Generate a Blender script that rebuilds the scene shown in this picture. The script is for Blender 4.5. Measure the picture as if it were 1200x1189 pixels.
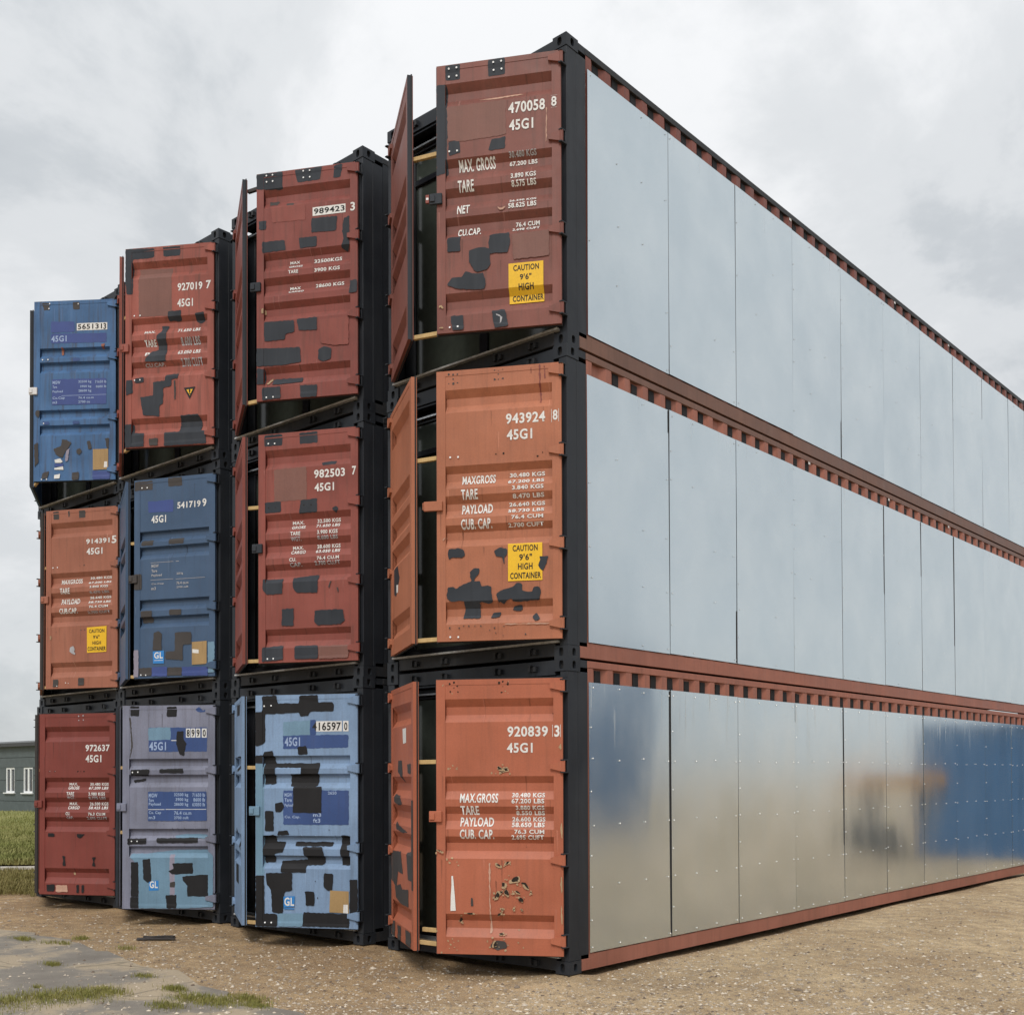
import bpy, bmesh, math, random
from mathutils import Vector, Matrix, noise
R = math.radians
random.seed(7)
for o in list(bpy.data.objects):
    bpy.data.objects.remove(o)
scene = bpy.context.scene
C = scene.collection

# ------------------------------------------------------------------ camera
CAM = Vector((6.2851, -7.9443, 1.8243)); YAW = .7181; PITCH = .0164; ROLL = .0039
F = 1299.38; PX0 = 602.88; PY0 = 886.48
_fw = Vector((-math.sin(YAW), math.cos(YAW), 0)); _rt = Vector((math.cos(YAW), math.sin(YAW), 0)); _up = Vector((0, 0, 1))
fw = _fw * math.cos(PITCH) + _up * math.sin(PITCH)
up1 = _up * math.cos(PITCH) - _fw * math.sin(PITCH)
rt = _rt * math.cos(ROLL) + up1 * math.sin(ROLL) * 1
up = up1 * math.cos(ROLL) - _rt * math.sin(ROLL)
# measured image frame: X' = X cos - Y sin ; Y' = X sin + Y cos
rt = _rt * math.cos(ROLL) - up1 * math.sin(ROLL)
up = _rt * math.sin(ROLL) + up1 * math.cos(ROLL)
cam_d = bpy.data.cameras.new('camera'); cam = bpy.data.objects.new('camera', cam_d); C.objects.link(cam)
m = Matrix((rt, up, -fw)).transposed().to_4x4(); m.translation = CAM
cam.matrix_world = m
cam_d.sensor_width = 36; cam_d.lens = F / 1200 * 36
cam_d.shift_x = (600 - PX0) / 1200; cam_d.shift_y = (PY0 - 594.5) / 1200
cam_d.clip_start = .1; cam_d.clip_end = 3000
scene.camera = cam

def world(x, y, depth):                       # photo pixel + distance along the view axis -> place
    return CAM + fw * depth + rt * ((x - PX0) / F * depth) + up * ((PY0 - y) / F * depth)
def ground_at(x, y, z=0.):
    d = fw + rt * ((x - PX0) / F) + up * ((PY0 - y) / F)
    return CAM + d * ((z - CAM.z) / d.z)

# ------------------------------------------------------------------ world, sun, exposure
SUN_EL = R(48); SUN_AZ = R(150)               # soft light from high over the door end
w = bpy.data.worlds.new('World'); scene.world = w; w.use_nodes = True
nt = w.node_tree; nt.nodes.clear()
def N(nt, t, **k):
    n = nt.nodes.new(t)
    for a, b in k.items(): setattr(n, a, b)
    return n
out = N(nt, 'ShaderNodeOutputWorld'); bg = N(nt, 'ShaderNodeBackground')
sky = N(nt, 'ShaderNodeTexSky', sky_type='NISHITA', sun_disc=False)
sky.sun_elevation = SUN_EL; sky.sun_rotation = SUN_AZ
tc = N(nt, 'ShaderNodeTexCoord'); sep = N(nt, 'ShaderNodeSeparateXYZ')
nt.links.new(tc.outputs['Generated'], sep.inputs[0])
def M(op, a, b=None, c=None):
    n = N(nt, 'ShaderNodeMath', operation=op)
    for i, v in enumerate((a, b, c)):
        if v is None: continue
        if isinstance(v, (int, float)): n.inputs[i].default_value = v
        else: nt.links.new(v, n.inputs[i])
    return n.outputs[0]
zc = M('MAXIMUM', sep.outputs[2], 0.0)
zz = M('ADD', zc, .55)
cx = M('DIVIDE', sep.outputs[0], zz); cy = M('DIVIDE', sep.outputs[1], zz)
comb = N(nt, 'ShaderNodeCombineXYZ'); nt.links.new(cx, comb.inputs[0]); nt.links.new(cy, comb.inputs[1])
def noise_tex(vec, scale, detail, rough, dist=0., off=(0, 0, 0)):
    mp = N(nt, 'ShaderNodeMapping'); mp.inputs['Location'].default_value = off
    nt.links.new(vec, mp.inputs[0])
    n = N(nt, 'ShaderNodeTexNoise'); n.inputs['Scale'].default_value = scale; n.inputs['Detail'].default_value = detail
    n.inputs['Roughness'].default_value = rough; n.inputs['Distortion'].default_value = dist
    nt.links.new(mp.outputs[0], n.inputs['Vector']); return n.outputs['Fac']
def ramp(f, stops):
    r = N(nt, 'ShaderNodeValToRGB'); e = r.color_ramp.elements
    while len(e) < len(stops): e.new(.5)
    for el, (p, c) in zip(e, stops): el.position = p; el.color = (*c, 1)
    r.color_ramp.interpolation = 'EASE'
    nt.links.new(f, r.inputs[0]); return r.outputs[0]
n1 = noise_tex(comb.outputs[0], 2.8, 8, .6, .3, (3.1, 1.7, 0))
n2 = noise_tex(comb.outputs[0], .9, 2, .5, 0, (8.2, 4.4, 2))
nsum = M('ADD', M('MULTIPLY', n1, .62), M('MULTIPLY', n2, .38))
cl = ramp(nsum, [(.37, (.33, .35, .37)), (.45, (.43, .45, .465)), (.51, (.53, .543, .552)), (.60, (.645, .65, .655))])
hz = M('POWER', M('SUBTRACT', 1., zc), 8.)
mx = N(nt, 'ShaderNodeMixRGB'); mx.inputs[2].default_value = (.60, .62, .63, 1)
nt.links.new(M('MULTIPLY', hz, .3), mx.inputs[0]); nt.links.new(cl, mx.inputs[1])
sc_ = N(nt, 'ShaderNodeMixRGB', blend_type='MULTIPLY'); sc_.inputs[0].default_value = 1; sc_.inputs[2].default_value = (.1, .1, .1, 1)
nt.links.new(sky.outputs[0], sc_.inputs[1])
mx2 = N(nt, 'ShaderNodeMixRGB'); mx2.inputs[0].default_value = .93
nt.links.new(sc_.outputs[0], mx2.inputs[1]); nt.links.new(mx.outputs[0], mx2.inputs[2])
nt.links.new(mx2.outputs[0], bg.inputs[0])
# an overcast sky is brighter overhead
nt.links.new(M('ADD', .97, M('MULTIPLY', M('POWER', zc, 2.), .55)), bg.inputs[1])
nt.links.new(bg.outputs[0], out.inputs[0])
sl = bpy.data.lights.new('sun', 'SUN'); so = bpy.data.objects.new('sun', sl); C.objects.link(so)
sl.energy = 1.5; sl.angle = R(18); sl.color = (1, .96, .9)
sun_dir = Vector((math.sin(SUN_AZ) * math.cos(SUN_EL), math.cos(SUN_AZ) * math.cos(SUN_EL), math.sin(SUN_EL)))
so.rotation_euler = sun_dir.to_track_quat('Z', 'Y').to_euler()
vs = scene.view_settings
scene.display_settings.display_device = 'sRGB'
vs.view_transform = 'Standard'; vs.look = 'None'; vs.exposure = 0.44; vs.gamma = 1; vs.use_curve_mapping = False

# ------------------------------------------------------------------ materials
MATS = {}
class G:                                      # small node-graph helper
    def __init__(s, name):
        s.m = bpy.data.materials.new(name); s.m.use_nodes = True; s.t = s.m.node_tree
        s.b = s.t.nodes['Principled BSDF']; s.tc = s.t.nodes.new('ShaderNodeTexCoord')
        s.oi = s.t.nodes.new('ShaderNodeObjectInfo')
    def n(s, t, **k):
        n = s.t.nodes.new(t)
        for a, b in k.items(): setattr(n, a, b)
        return n
    def link(s, a, b): s.t.links.new(a, b)
    def coord(s, scale=(1, 1, 1), rnd=True, obj=True):
        mp = s.n('ShaderNodeMapping'); s.link(s.tc.outputs['Object'] if obj else s.geo(), mp.inputs[0]); mp.inputs['Scale'].default_value = scale
        if rnd:
            mu = s.n('ShaderNodeMath', operation='MULTIPLY'); s.link(s.oi.outputs['Random'], mu.inputs[0]); mu.inputs[1].default_value = 37.
            cb = s.n('ShaderNodeCombineXYZ')
            for i in range(3): s.link(mu.outputs[0], cb.inputs[i])
            s.link(cb.outputs[0], mp.inputs['Location'])
        return mp.outputs[0]
    def geo(s):
        g = s.n('ShaderNodeNewGeometry'); return g.outputs['Position']
    def noise(s, vec, scale, detail=4, rough=.55, dist=0):
        n = s.n('ShaderNodeTexNoise'); s.link(vec, n.inputs['Vector']); n.inputs['Scale'].default_value = scale
        n.inputs['Detail'].default_value = detail; n.inputs['Roughness'].default_value = rough; n.inputs['Distortion'].default_value = dist
        return n.outputs['Fac']
    def ramp(s, f, stops, ease=False):
        r = s.n('ShaderNodeValToRGB'); e = r.color_ramp.elements
        while len(e) < len(stops): e.new(.5)
        for el, (p, c) in zip(e, stops):
            el.position = p; el.color = (c, c, c, 1) if isinstance(c, (int, float)) else (*c, 1)
        s.link(f, r.inputs[0]); return r.outputs[0]
    def mix(s, fac, a, b, mode='MIX'):
        x = s.n('ShaderNodeMixRGB', blend_type=mode)
        for i, v in enumerate((fac, a, b)):
            if isinstance(v, (int, float)): x.inputs[i].default_value = v
            elif isinstance(v, tuple): x.inputs[i].default_value = (*v, 1)
            else: s.link(v, x.inputs[i])
        return x.outputs[0]
    def math(s, op, a, b):
        x = s.n('ShaderNodeMath', operation=op)
        for i, v in enumerate((a, b)):
            if isinstance(v, (int, float)): x.inputs[i].default_value = v
            else: s.link(v, x.inputs[i])
        return x.outputs[0]
    def bump(s, h, strength, dist):
        b = s.n('ShaderNodeBump'); b.inputs['Strength'].default_value = strength; b.inputs['Distance'].default_value = dist
        s.link(h, b.inputs['Height']); s.link(b.outputs[0], s.b.inputs['Normal'])

def paint(name, col, fade=.25, streak=.3, rust=.25, rough=.5, dirt=(.10, .07, .05)):
    g = G(name)
    big = g.noise(g.coord((1, 1, 1)), 1.6, 3)
    st = g.noise(g.coord((1, 1, .05)), 22, 4, .65)
    st2 = g.noise(g.coord((1, 1, .12)), 5.5, 3, .6)
    fine = g.noise(g.coord(), 70, 4, .7)
    light = tuple(min(1, c * 1.2 + .012) for c in col); dark = tuple(c * .68 for c in col)
    c = g.mix(g.ramp(big, [(.3, 0), (.72, 1)]), dark, light)
    c = g.mix(1 - fade, c, col)
    c = g.mix(g.math('MULTIPLY', g.ramp(st, [(.5, 0), (.78, 1)]), streak), c, tuple(x * .55 for x in dirt))
    c = g.mix(g.math('MULTIPLY', g.ramp(st2, [(.52, 0), (.8, 1)]), streak * .8), c, tuple(min(1, x * 1.25 + .05) for x in col))
    sp = g.noise(g.coord(), 28, 6, .72)
    spots = g.ramp(sp, [(.72 - rust * .05, 0), (.74 - rust * .05, 1)])
    c = g.mix(g.math('MULTIPLY', spots, .8), c, (.075, .035, .022))
    scr = g.noise(g.coord((1, 1, .5)), 11, 8, .8)
    c = g.mix(g.math('MULTIPLY', g.ramp(scr, [(.70, 0), (.76, 1)]), .35), c, (.5, .46, .42))
    c = g.mix(g.math('MULTIPLY', g.ramp(fine, [(.35, 0), (.75, 1)]), .18), c, (.03, .03, .03))
    g.link(c, g.b.inputs['Base Color'])
    g.link(g.ramp(big, [(.2, rough - .1), (.8, rough + .12)]), g.b.inputs['Roughness'])
    if max(col) < .12 and 'blue' not in name and 'navy' not in name: g.b.inputs['Specular IOR Level'].default_value = .22
    else: g.b.inputs['Specular IOR Level'].default_value = .34
    dent = g.noise(g.coord(), 3.2, 2, .5)
    g.bump(g.math('ADD', g.math('MULTIPLY', dent, 1.), g.math('MULTIPLY', fine, .05)), .35, .02)
    MATS[name] = g.m; return g.m
paint('maroon_brown', (.195, .062, .046), .6, .45)
paint('orange_brown', (.40, .142, .073), .45, .25)
paint('terracotta', (.41, .122, .064), .4, .22, .6)
paint('dull_red', (.205, .048, .036), .6, .5)
paint('dull_red_pale', (.245, .062, .046), .5, .35)
paint('faded_red', (.29, .076, .053), .7, .7)
paint('deep_red', (.20, .042, .032), .4, .25)
paint('rust_orange', (.33, .122, .074), .45, .3)
paint('royal_blue', (.052, .138, .30), .9, .8, .6)
paint('slate_blue', (.052, .098, .18), .4, .15, .3)
paint('lilac_grey', (.20, .212, .285), .7, .35, .7)
paint('sky_blue', (.20, .305, .47), .5, .3, .3)
paint('charcoal', (.020, .024, .031), .5, .3, .5, .38, (.05, .045, .04))
paint('charcoal_rail', (.024, .026, .030), .5, .3, .3, .5)
paint('brown_rail', (.17, .085, .06), .5, .4, .5)
paint('orange_rail', (.33, .125, .085), .5, .35, .6)
paint('patch_charcoal', (.027, .033, .043), .7, .35, .1, .6, (.03, .03, .035))
paint('patch_black', (.012, .012, .014), .4, .12, 0, .6, (.03, .03, .03))
paint('patch_brown', (.058, .052, .050), .4, .1, 0, .6)
paint('patch_light_blue', (.155, .275, .385), .5, .2, .1, .5)
paint('patch_navy', (.035, .075, .22), .4, .2, 0, .5)
paint('patch_blue', (.045, .075, .25), .4, .1, 0, .5)
paint('patch_faded', (.195, .088, .070), .4, .2, 0, .6)
paint('patch_pale', (.50, .30, .22), .3, .2, 0, .6)
paint('patch_lilac', (.27, .25, .32), .3, .2, 0, .6)
paint('chip_tan', (.42, .29, .17), .6, .3, 0, .7)
paint('chip_hole', (.02, .015, .01), .3, .2, 0, .8)
paint('letter_white', (.72, .72, .70), .1, .25, .0, .55, (.3, .2, .15))
paint('letter_faded', (.40, .40, .42), .1, .3, .0, .6, (.3, .2, .15))
paint('letter_pale_blue', (.32, .42, .62), .1, .3, .0, .6, (.2, .2, .25))
paint('letter_black', (.02, .02, .02), .1, .1, .0, .55)
paint('sign_yellow', (.80, .48, .02), .1, .12, .05, .5, (.3, .2, .05))
paint('plate_tan', (.38, .25, .11), .5, .3, .8, .6)
paint('decal_blue', (.03, .21, .55), .1, .1, 0, .45)
paint('white_plate', (.68, .68, .68), .2, .3, .5, .5)
paint('timber', (.55, .38, .17), .5, .4, 0, .75)
paint('deep_blue', (.008, .115, .29), .3, .1, .1, .45)
paint('loader_yellow', (.75, .33, .03), .3, .2, .2, .5)

for _n, _c in dict(maroon_brown=(.21, .074, .056), orange_brown=(.40, .142, .073), terracotta=(.41, .122, .064), dull_red=(.215, .056, .043), dull_red_pale=(.25, .070, .054), faded_red=(.29, .076, .053), deep_red=(.17, .042, .034), rust_orange=(.36, .15, .095), royal_blue=(.062, .13, .29), slate_blue=(.052, .098, .18), lilac_grey=(.20, .212, .285), sky_blue=(.20, .305, .47)).items():
    paint(_n + '_stain', tuple(v * .68 + q for v, q in zip(_c, (.008, .004, .002))), .5, .2, 0, .6)
    paint(_n + '_chalk', tuple(v * 1.12 + .025 for v in _c), .5, .2, 0, .6)
def simple(name, col, rough=.5, metal=0, var=.15, scale=12, bump=0, spec=None):
    g = G(name)
    nz = g.noise(g.coord(), scale, 5, .6)
    g.link(g.mix(g.ramp(nz, [(.3, 0), (.7, 1)]), tuple(c * (1 - var) for c in col), tuple(min(1, c * (1 + var)) for c in col)), g.b.inputs['Base Color'])
    g.b.inputs['Roughness'].default_value = rough; g.b.inputs['Metallic'].default_value = metal
    if spec is not None: g.b.inputs['Specular IOR Level'].default_value = spec
    if bump: g.bump(nz, bump, .01)
    MATS[name] = g.m; return g.m
simple('rubber', (.012, .012, .013), .75)
simple('dark_inside', (.012, .014, .016), .8)
simple('window_frame_black', (.013, .015, .02), .35)
simple('pane_glass', (.06, .072, .062), .12, 0, .1)
simple('grey_steel', (.28, .29, .29), .42, .8, .25, 30)
simple('bright_steel', (.62, .63, .63), .35, 1, .2, 60)
simple('screw_steel', (.68, .68, .66), .45, .6)
simple('screw_dull', (.42, .44, .45), .5, .7)
simple('threshold_grey', (.36, .37, .375), .5, 0, .3, 20)
simple('hole_white', (.75, .77, .78), .6)
simple('roof_dark', (.05, .052, .056), .6)
simple('roof_grey', (.22, .23, .235), .6)
simple('wall_green_grey', (.085, .105, .11), .6, 0, .12, 3)
simple('pvc_white', (.78, .79, .8), .4)
simple('house_glass', (.05, .06, .07), .08)
simple('stone', (.40, .34, .26), .85, 0, .35, 40)
simple('kerb_concrete', (.42, .40, .36), .85, 0, .2, 10, .3)
simple('tyre', (.02, .02, .02), .8)
simple('bark', (.08, .06, .05), .9)
simple('board_dark', (.035, .03, .028), .8, 0, .4, 30, .5)

ANI = 0.25
# galvanised cladding: thin zinc sheet, faint spangle, vertical wash marks
g = G('galvanised_sheet')
sp = g.n('ShaderNodeTexVoronoi'); g.link(g.coord((1, 1, 1)), sp.inputs['Vector']); sp.inputs['Scale'].default_value = 38
vst = g.noise(g.coord((1, 1.6, .16)), 2.2, 4, .55); blot = g.noise(g.coord(), 1.3, 3, .5); fineh = g.noise(g.coord((1, 1, .03)), 30, 3, .6)
c = g.mix(g.ramp(blot, [(.35, 0), (.7, 1)]), (.60, .675, .715), (.68, .745, .775))
c = g.mix(g.math('MULTIPLY', sp.outputs['Color'], .07), c, (.55, .58, .62))
g.link(c, g.b.inputs['Base Color']); g.b.inputs['Metallic'].default_value = .88
so_ = g.n('ShaderNodeSeparateXYZ'); g.link(g.tc.outputs['Object'], so_.inputs[0])
topf = g.ramp(g.math('DIVIDE', so_.outputs[2], 2.52), [(.72, 0), (.99, 1)])
drip = g.math('MULTIPLY', g.ramp(g.noise(g.coord((1, 1, .06)), 16, 3, .6), [(.60, 0), (.72, 1)]), topf)
c = g.mix(g.math('MULTIPLY', drip, .55), c, (.80, .80, .78))
r1 = g.math('ADD', g.math('ADD', g.ramp(vst, [(.3, .115), (.75, .14)]), g.ramp(blot, [(.3, 0.), (.75, .05)])), g.math('MULTIPLY', drip, .2))
g.b.inputs['Anisotropic'].default_value = .8; g.b.inputs['Anisotropic Rotation'].default_value = ANI
g.link(r1, g.b.inputs['Roughness'])
wav = g.noise(g.coord((1, 1, .5)), 1.1, 2, .4)
g.bump(g.math('ADD', wav, g.math('MULTIPLY', fineh, .002)), .30, .02)
MATS['galvanised_sheet'] = g.m

# sandy gravel yard
g = G('sandy_gravel'); P = g.coord((1, 1, 1), False, False)
a = g.noise(P, .55, 5, .6); b = g.noise(P, 4.5, 6, .7); cgr = g.noise(P, 32, 5, .75); d = g.noise(P, 110, 3, .7)
col = g.mix(g.ramp(a, [(.33, 0), (.62, 1)]), (.45, .31, .175), (.72, .54, .325))
col = g.mix(g.math('MULTIPLY', g.ramp(b, [(.40, 0), (.66, 1)]), .7), col, (.25, .175, .11))
col = g.mix(g.math('MULTIPLY', g.ramp(cgr, [(.50, 0), (.70, 1)]), .6), col, (.70, .60, .45))
col = g.mix(g.math('MULTIPLY', g.ramp(d, [(.50, 0), (.62, 1)]), .75), col, (.12, .085, .055))
v = g.n('ShaderNodeTexVoronoi'); g.link(P, v.inputs['Vector']); v.inputs['Scale'].default_value = 24; v.inputs['Randomness'].default_value = 1
sepc = g.n('ShaderNodeSeparateColor'); g.link(v.outputs['Color'], sepc.inputs[0])
peb = g.math('MULTIPLY', g.ramp(v.outputs['Distance'], [(.22, 1), (.32, 0)]), g.ramp(sepc.outputs[0], [(.62, 0), (.64, 1)]))
pc = g.ramp(sepc.outputs[1], [(0, (.16, .12, .09)), (.5, (.42, .35, .27)), (1, (.66, .62, .55))])
col = g.mix(peb, col, pc)
# darker, browner soil along the feet of the stacks
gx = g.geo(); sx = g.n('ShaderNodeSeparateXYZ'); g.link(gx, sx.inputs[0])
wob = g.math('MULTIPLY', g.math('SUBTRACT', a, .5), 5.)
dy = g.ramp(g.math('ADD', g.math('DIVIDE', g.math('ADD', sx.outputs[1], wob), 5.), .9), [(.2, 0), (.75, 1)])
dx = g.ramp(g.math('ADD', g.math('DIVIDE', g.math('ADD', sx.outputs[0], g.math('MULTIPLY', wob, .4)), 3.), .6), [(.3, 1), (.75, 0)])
brown_mask = g.math('MULTIPLY', g.math('MULTIPLY', dy, dx), .62)
col = g.mix(brown_mask, col, g.mix(1.0, col, (.68, .58, .47), 'MULTIPLY'))
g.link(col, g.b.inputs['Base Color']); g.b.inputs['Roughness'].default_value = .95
g.b.inputs['Specular IOR Level'].default_value = .2
g.bump(g.math('ADD', g.math('ADD', g.math('MULTIPLY', b, .5), g.math('MULTIPLY', cgr, .35)), g.math('ADD', g.math('MULTIPLY', d, .12), g.math('MULTIPLY', peb, .25))), 1., .07)
MATS['sandy_gravel'] = g.m

g = G('worn_asphalt'); P = g.coord((1, 1, 1), False, False)
a = g.noise(P, 1.1, 5, .65); b = g.noise(P, 14, 5, .7); d = g.noise(P, 90, 3, .7)
col = g.mix(g.ramp(a, [(.35, 0), (.65, 1)]), (.17, .15, .125), (.27, .245, .205))
col = g.mix(g.math('MULTIPLY', g.ramp(a, [(.48, 0), (.58, 1)]), .7), col, (.42, .33, .215))
col = g.mix(g.math('MULTIPLY', g.ramp(d, [(.55, 0), (.68, 1)]), .5), col, (.08, .075, .065))
vc = g.n('ShaderNodeTexVoronoi', feature='DISTANCE_TO_EDGE'); g.link(g.coord((1, 1, 1), False, False), vc.inputs['Vector']); vc.inputs['Scale'].default_value = .9
crk = g.ramp(vc.outputs['Distance'], [(.003, 1), (.007, 0)])
col = g.mix(g.math('MULTIPLY', crk, g.ramp(a, [(.5, 0), (.6, .6)])), col, (.09, .085, .06))
g.link(col, g.b.inputs['Base Color']); g.b.inputs['Roughness'].default_value = .85
g.bump(g.math('ADD', g.math('MULTIPLY', b, .4), g.math('MULTIPLY', d, .25)), .8, .02)
MATS['worn_asphalt'] = g.m

def veg(name, c1, c2, c3):
    g = G(name); P = g.coord((1, 1, 1), False, False)
    a = g.noise(P, .5, 4, .6); b = g.noise(P, 9, 5, .7)
    col = g.mix(g.ramp(a, [(.35, 0), (.65, 1)]), c1, c2); col = g.mix(g.math('MULTIPLY', g.ramp(b, [(.45, 0), (.7, 1)]), .6), col, c3)
    g.link(col, g.b.inputs['Base Color']); g.b.inputs['Roughness'].default_value = .8; g.b.inputs['Specular IOR Level'].default_value = .2
    g.bump(b, .8, .05); MATS[name] = g.m
veg('meadow', (.19, .20, .06), (.31, .29, .12), (.13, .16, .045))
veg('dry_grass', (.20, .17, .06), (.28, .23, .10), (.12, .13, .03))
veg('tuft_grass', (.19, .18, .045), (.30, .27, .09), (.12, .16, .03))
veg('leaf_brown', (.09, .08, .04), (.13, .10, .05), (.05, .05, .025))

# ------------------------------------------------------------------ mesh helpers
def link_mesh(name, me, mat=None, parent=None, slot_obj=False):
    o = bpy.data.objects.new(name, me); C.objects.link(o)
    if mat is not None:
        if not me.materials: me.materials.append(None if slot_obj else MATS[mat])
        if slot_obj:
            o.material_slots[0].link = 'OBJECT'; o.material_slots[0].material = MATS[mat]
    if parent is not None: o.parent = parent
    return o
def bm_mesh(bm, name):
    me = bpy.data.meshes.new(name); bm.to_mesh(me); bm.free(); return me
def box(bm, x0, y0, z0, x1, y1, z1):
    v = [bm.verts.new(p) for p in ((x0, y0, z0), (x1, y0, z0), (x1, y1, z0), (x0, y1, z0), (x0, y0, z1), (x1, y0, z1), (x1, y1, z1), (x0, y1, z1))]
    for f in ((0, 3, 2, 1), (4, 5, 6, 7), (0, 1, 5, 4), (1, 2, 6, 5), (2, 3, 7, 6), (3, 0, 4, 7)): bm.faces.new([v[i] for i in f])
def bevel(bm, w):
    bmesh.ops.bevel(bm, geom=bm.edges[:], offset=w, segments=1, affect='EDGES', clamp_overlap=True)
def box_obj(name, boxes, mat, parent=None, bev=0):
    bm = bmesh.new()
    for b in boxes: box(bm, *b)
    if bev: bevel(bm, bev)
    return link_mesh(name, bm_mesh(bm, name), mat, parent)
CACHE = {}
def cached(key, fn):
    if key not in CACHE: CACHE[key] = fn()
    return CACHE[key]
def empty(name, loc, label, cat, group=None):
    o = bpy.data.objects.new(name, None); C.objects.link(o); o.location = loc; o.empty_display_size = .2
    o['label'] = label; o['category'] = cat
    if group: o['group'] = group
    return o

# ------------------------------------------------------------------ container geometry
W = 2.438; H = 2.896; L = 13.72
DW = 1.185; DH = 2.535; DT = .055            # door leaf
ST = .085                                     # stile width
PIN_Y = -.05; PIN_X = .028; PIN_LS = {1: .11, 2: .15, 3: .13, 4: .115}; DZ = .175
PROF_A = [(.071, .100, .128, .156), (.353, .379, .407, .437), (.463, .491, .515, .546), (.572, .597, .625, .653), (.854, .88, .906, .938)]
PROF_B = [(.262, .270, .296, .318), (.340, .350, .378, .402), (.606, .615, .640, .663), (.691, .700, .726, .748)]
REC = .046; PROUD = .004
def profile(style):
    pts = [(0., 0.)]
    for a, b, c, d in (PROF_A if style == 'A' else PROF_B):
        pts += [(a, 0.), (b, REC), (c, REC), (d, 0.)]
    pts.append((1., 0.)); return pts
def depth_at(style, v):
    p = profile(style)
    for (v0, d0), (v1, d1) in zip(p, p[1:]):
        if v0 <= v <= v1: return d0 + (d1 - d0) * (v - v0) / max(1e-9, v1 - v0)
    return 0.
RAILH = .05                                   # top and bottom frame of the leaf
def leaf_mesh(style):
    def mk():
        bm = bmesh.new(); P = profile(style); P = [(RAILH / DH, 0.)] + P[1:-1] + [(1 - RAILH / DH, 0.)]
        x0, x1 = ST, DW - ST
        rows = [(bm.verts.new((x0, PROUD + d, DH * (1 - v))), bm.verts.new((x1, PROUD + d, DH * (1 - v)))) for v, d in P]
        for a, b in zip(rows, rows[1:]): bm.faces.new((a[0], a[1], b[1], b[0]))
        for s in (0, 1):                      # end walls of every recess
            for i in range(1, len(P) - 2, 4):
                q = [rows[i + k][s] for k in range(4)]
                bm.faces.new(q if s == 0 else q[::-1])
        # frame: stiles and rails (solid), back plate
        box(bm, 0, 0, 0, ST, DT, DH); box(bm, DW - ST, 0, 0, DW, DT, DH)
        box(bm, ST, .0006, DH - RAILH, DW - ST, DT, DH); box(bm, ST, .0006, 0, DW - ST, DT, RAILH)
        box(bm, ST, DT - .006, RAILH, DW - ST, DT - .001, DH - RAILH)
        bmesh.ops.recalc_face_normals(bm, faces=bm.faces[:])
        return bm_mesh(bm, 'door_leaf')
    return cached(('leaf', style), mk)
def gasket_mesh():
    def mk():
        bm = bmesh.new(); e = .012
        for b in ((-e, DT - .022, -e, DW + e * .3, DT - .008, 0), (-e, DT - .022, DH, DW + e * .3, DT - .008, DH + e), (-e, DT - .022, 0, 0, DT - .008, DH), (DW, DT - .022, 0, DW + e * .3, DT - .008, DH)):
            box(bm, *b)
        return bm_mesh(bm, 'gasket')
    return cached('gasket', mk)

def drape(bm, style, eps):
    """bm holds faces in the plane (a, 0, z) of a door leaf; cut at every fold and lay on the surface"""
    xs = [ST - .0015, ST + .0005, DW - ST - .0005, DW - ST + .0015]
    for x in xs:
        bmesh.ops.bisect_plane(bm, geom=bm.verts[:] + bm.edges[:] + bm.faces[:], plane_co=(x, 0, 0), plane_no=(1, 0, 0), dist=1e-6)
    for v, d in profile(style)[1:-1]:
        bmesh.ops.bisect_plane(bm, geom=bm.verts[:] + bm.edges[:] + bm.faces[:], plane_co=(0, 0, DH * (1 - v)), plane_no=(0, 0, 1), dist=1e-6)
    bmesh.ops.triangulate(bm, faces=bm.faces[:])
    for v in bm.verts:
        a, z = v.co.x, v.co.z
        if a < ST or a > DW - ST or z < RAILH or z > DH - RAILH: y = 0.
        else: y = PROUD + depth_at(style, 1 - z / DH)
        v.co.y = y - eps
    bm.normal_update()
    for f in bm.faces:
        if f.normal.y > 0: f.normal_flip()
    return bm

class Door:
    def __init__(s, quad, style, mirror=False):
        s.q = quad; s.style = style; s.layer = 0
    def box(s, x0, y0, x1, y1):               # photo bounding box of something level on the leaf -> a0, a1, z0, z1
        xc, yc = (x0 + x1) / 2, (y0 + y1) / 2
        a, zc_ = s.az(xc, yc); a2, z2 = s.az(xc, yc + 4); a0, za = s.az(x0, yc); a1, zb = s.az(x1, yc)
        k = (zc_ - z2) / 4
        h = max((y1 - y0) * .68, (y1 - y0) - abs(za - zb) / k)
        return a0, a1, zc_ - h * k / 2, zc_ + h * k / 2
    def az(s, x, y):
        (tlx, tly), (trx, try_), (blx, bly), (brx, bry) = s.q
        v = .5; u = .5
        for _ in range(4):
            xl = tlx + (blx - tlx) * v; xr = trx + (brx - trx) * v
            u = (x - xl) / (xr - xl)
            yt = tly + (try_ - tly) * u; yb = bly + (bry - bly) * u
            v = (y - yt) / (yb - yt)
        return min(max(u, .0), 1.) * DW, min(max(1 - v, .0), 1.) * DH
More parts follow.
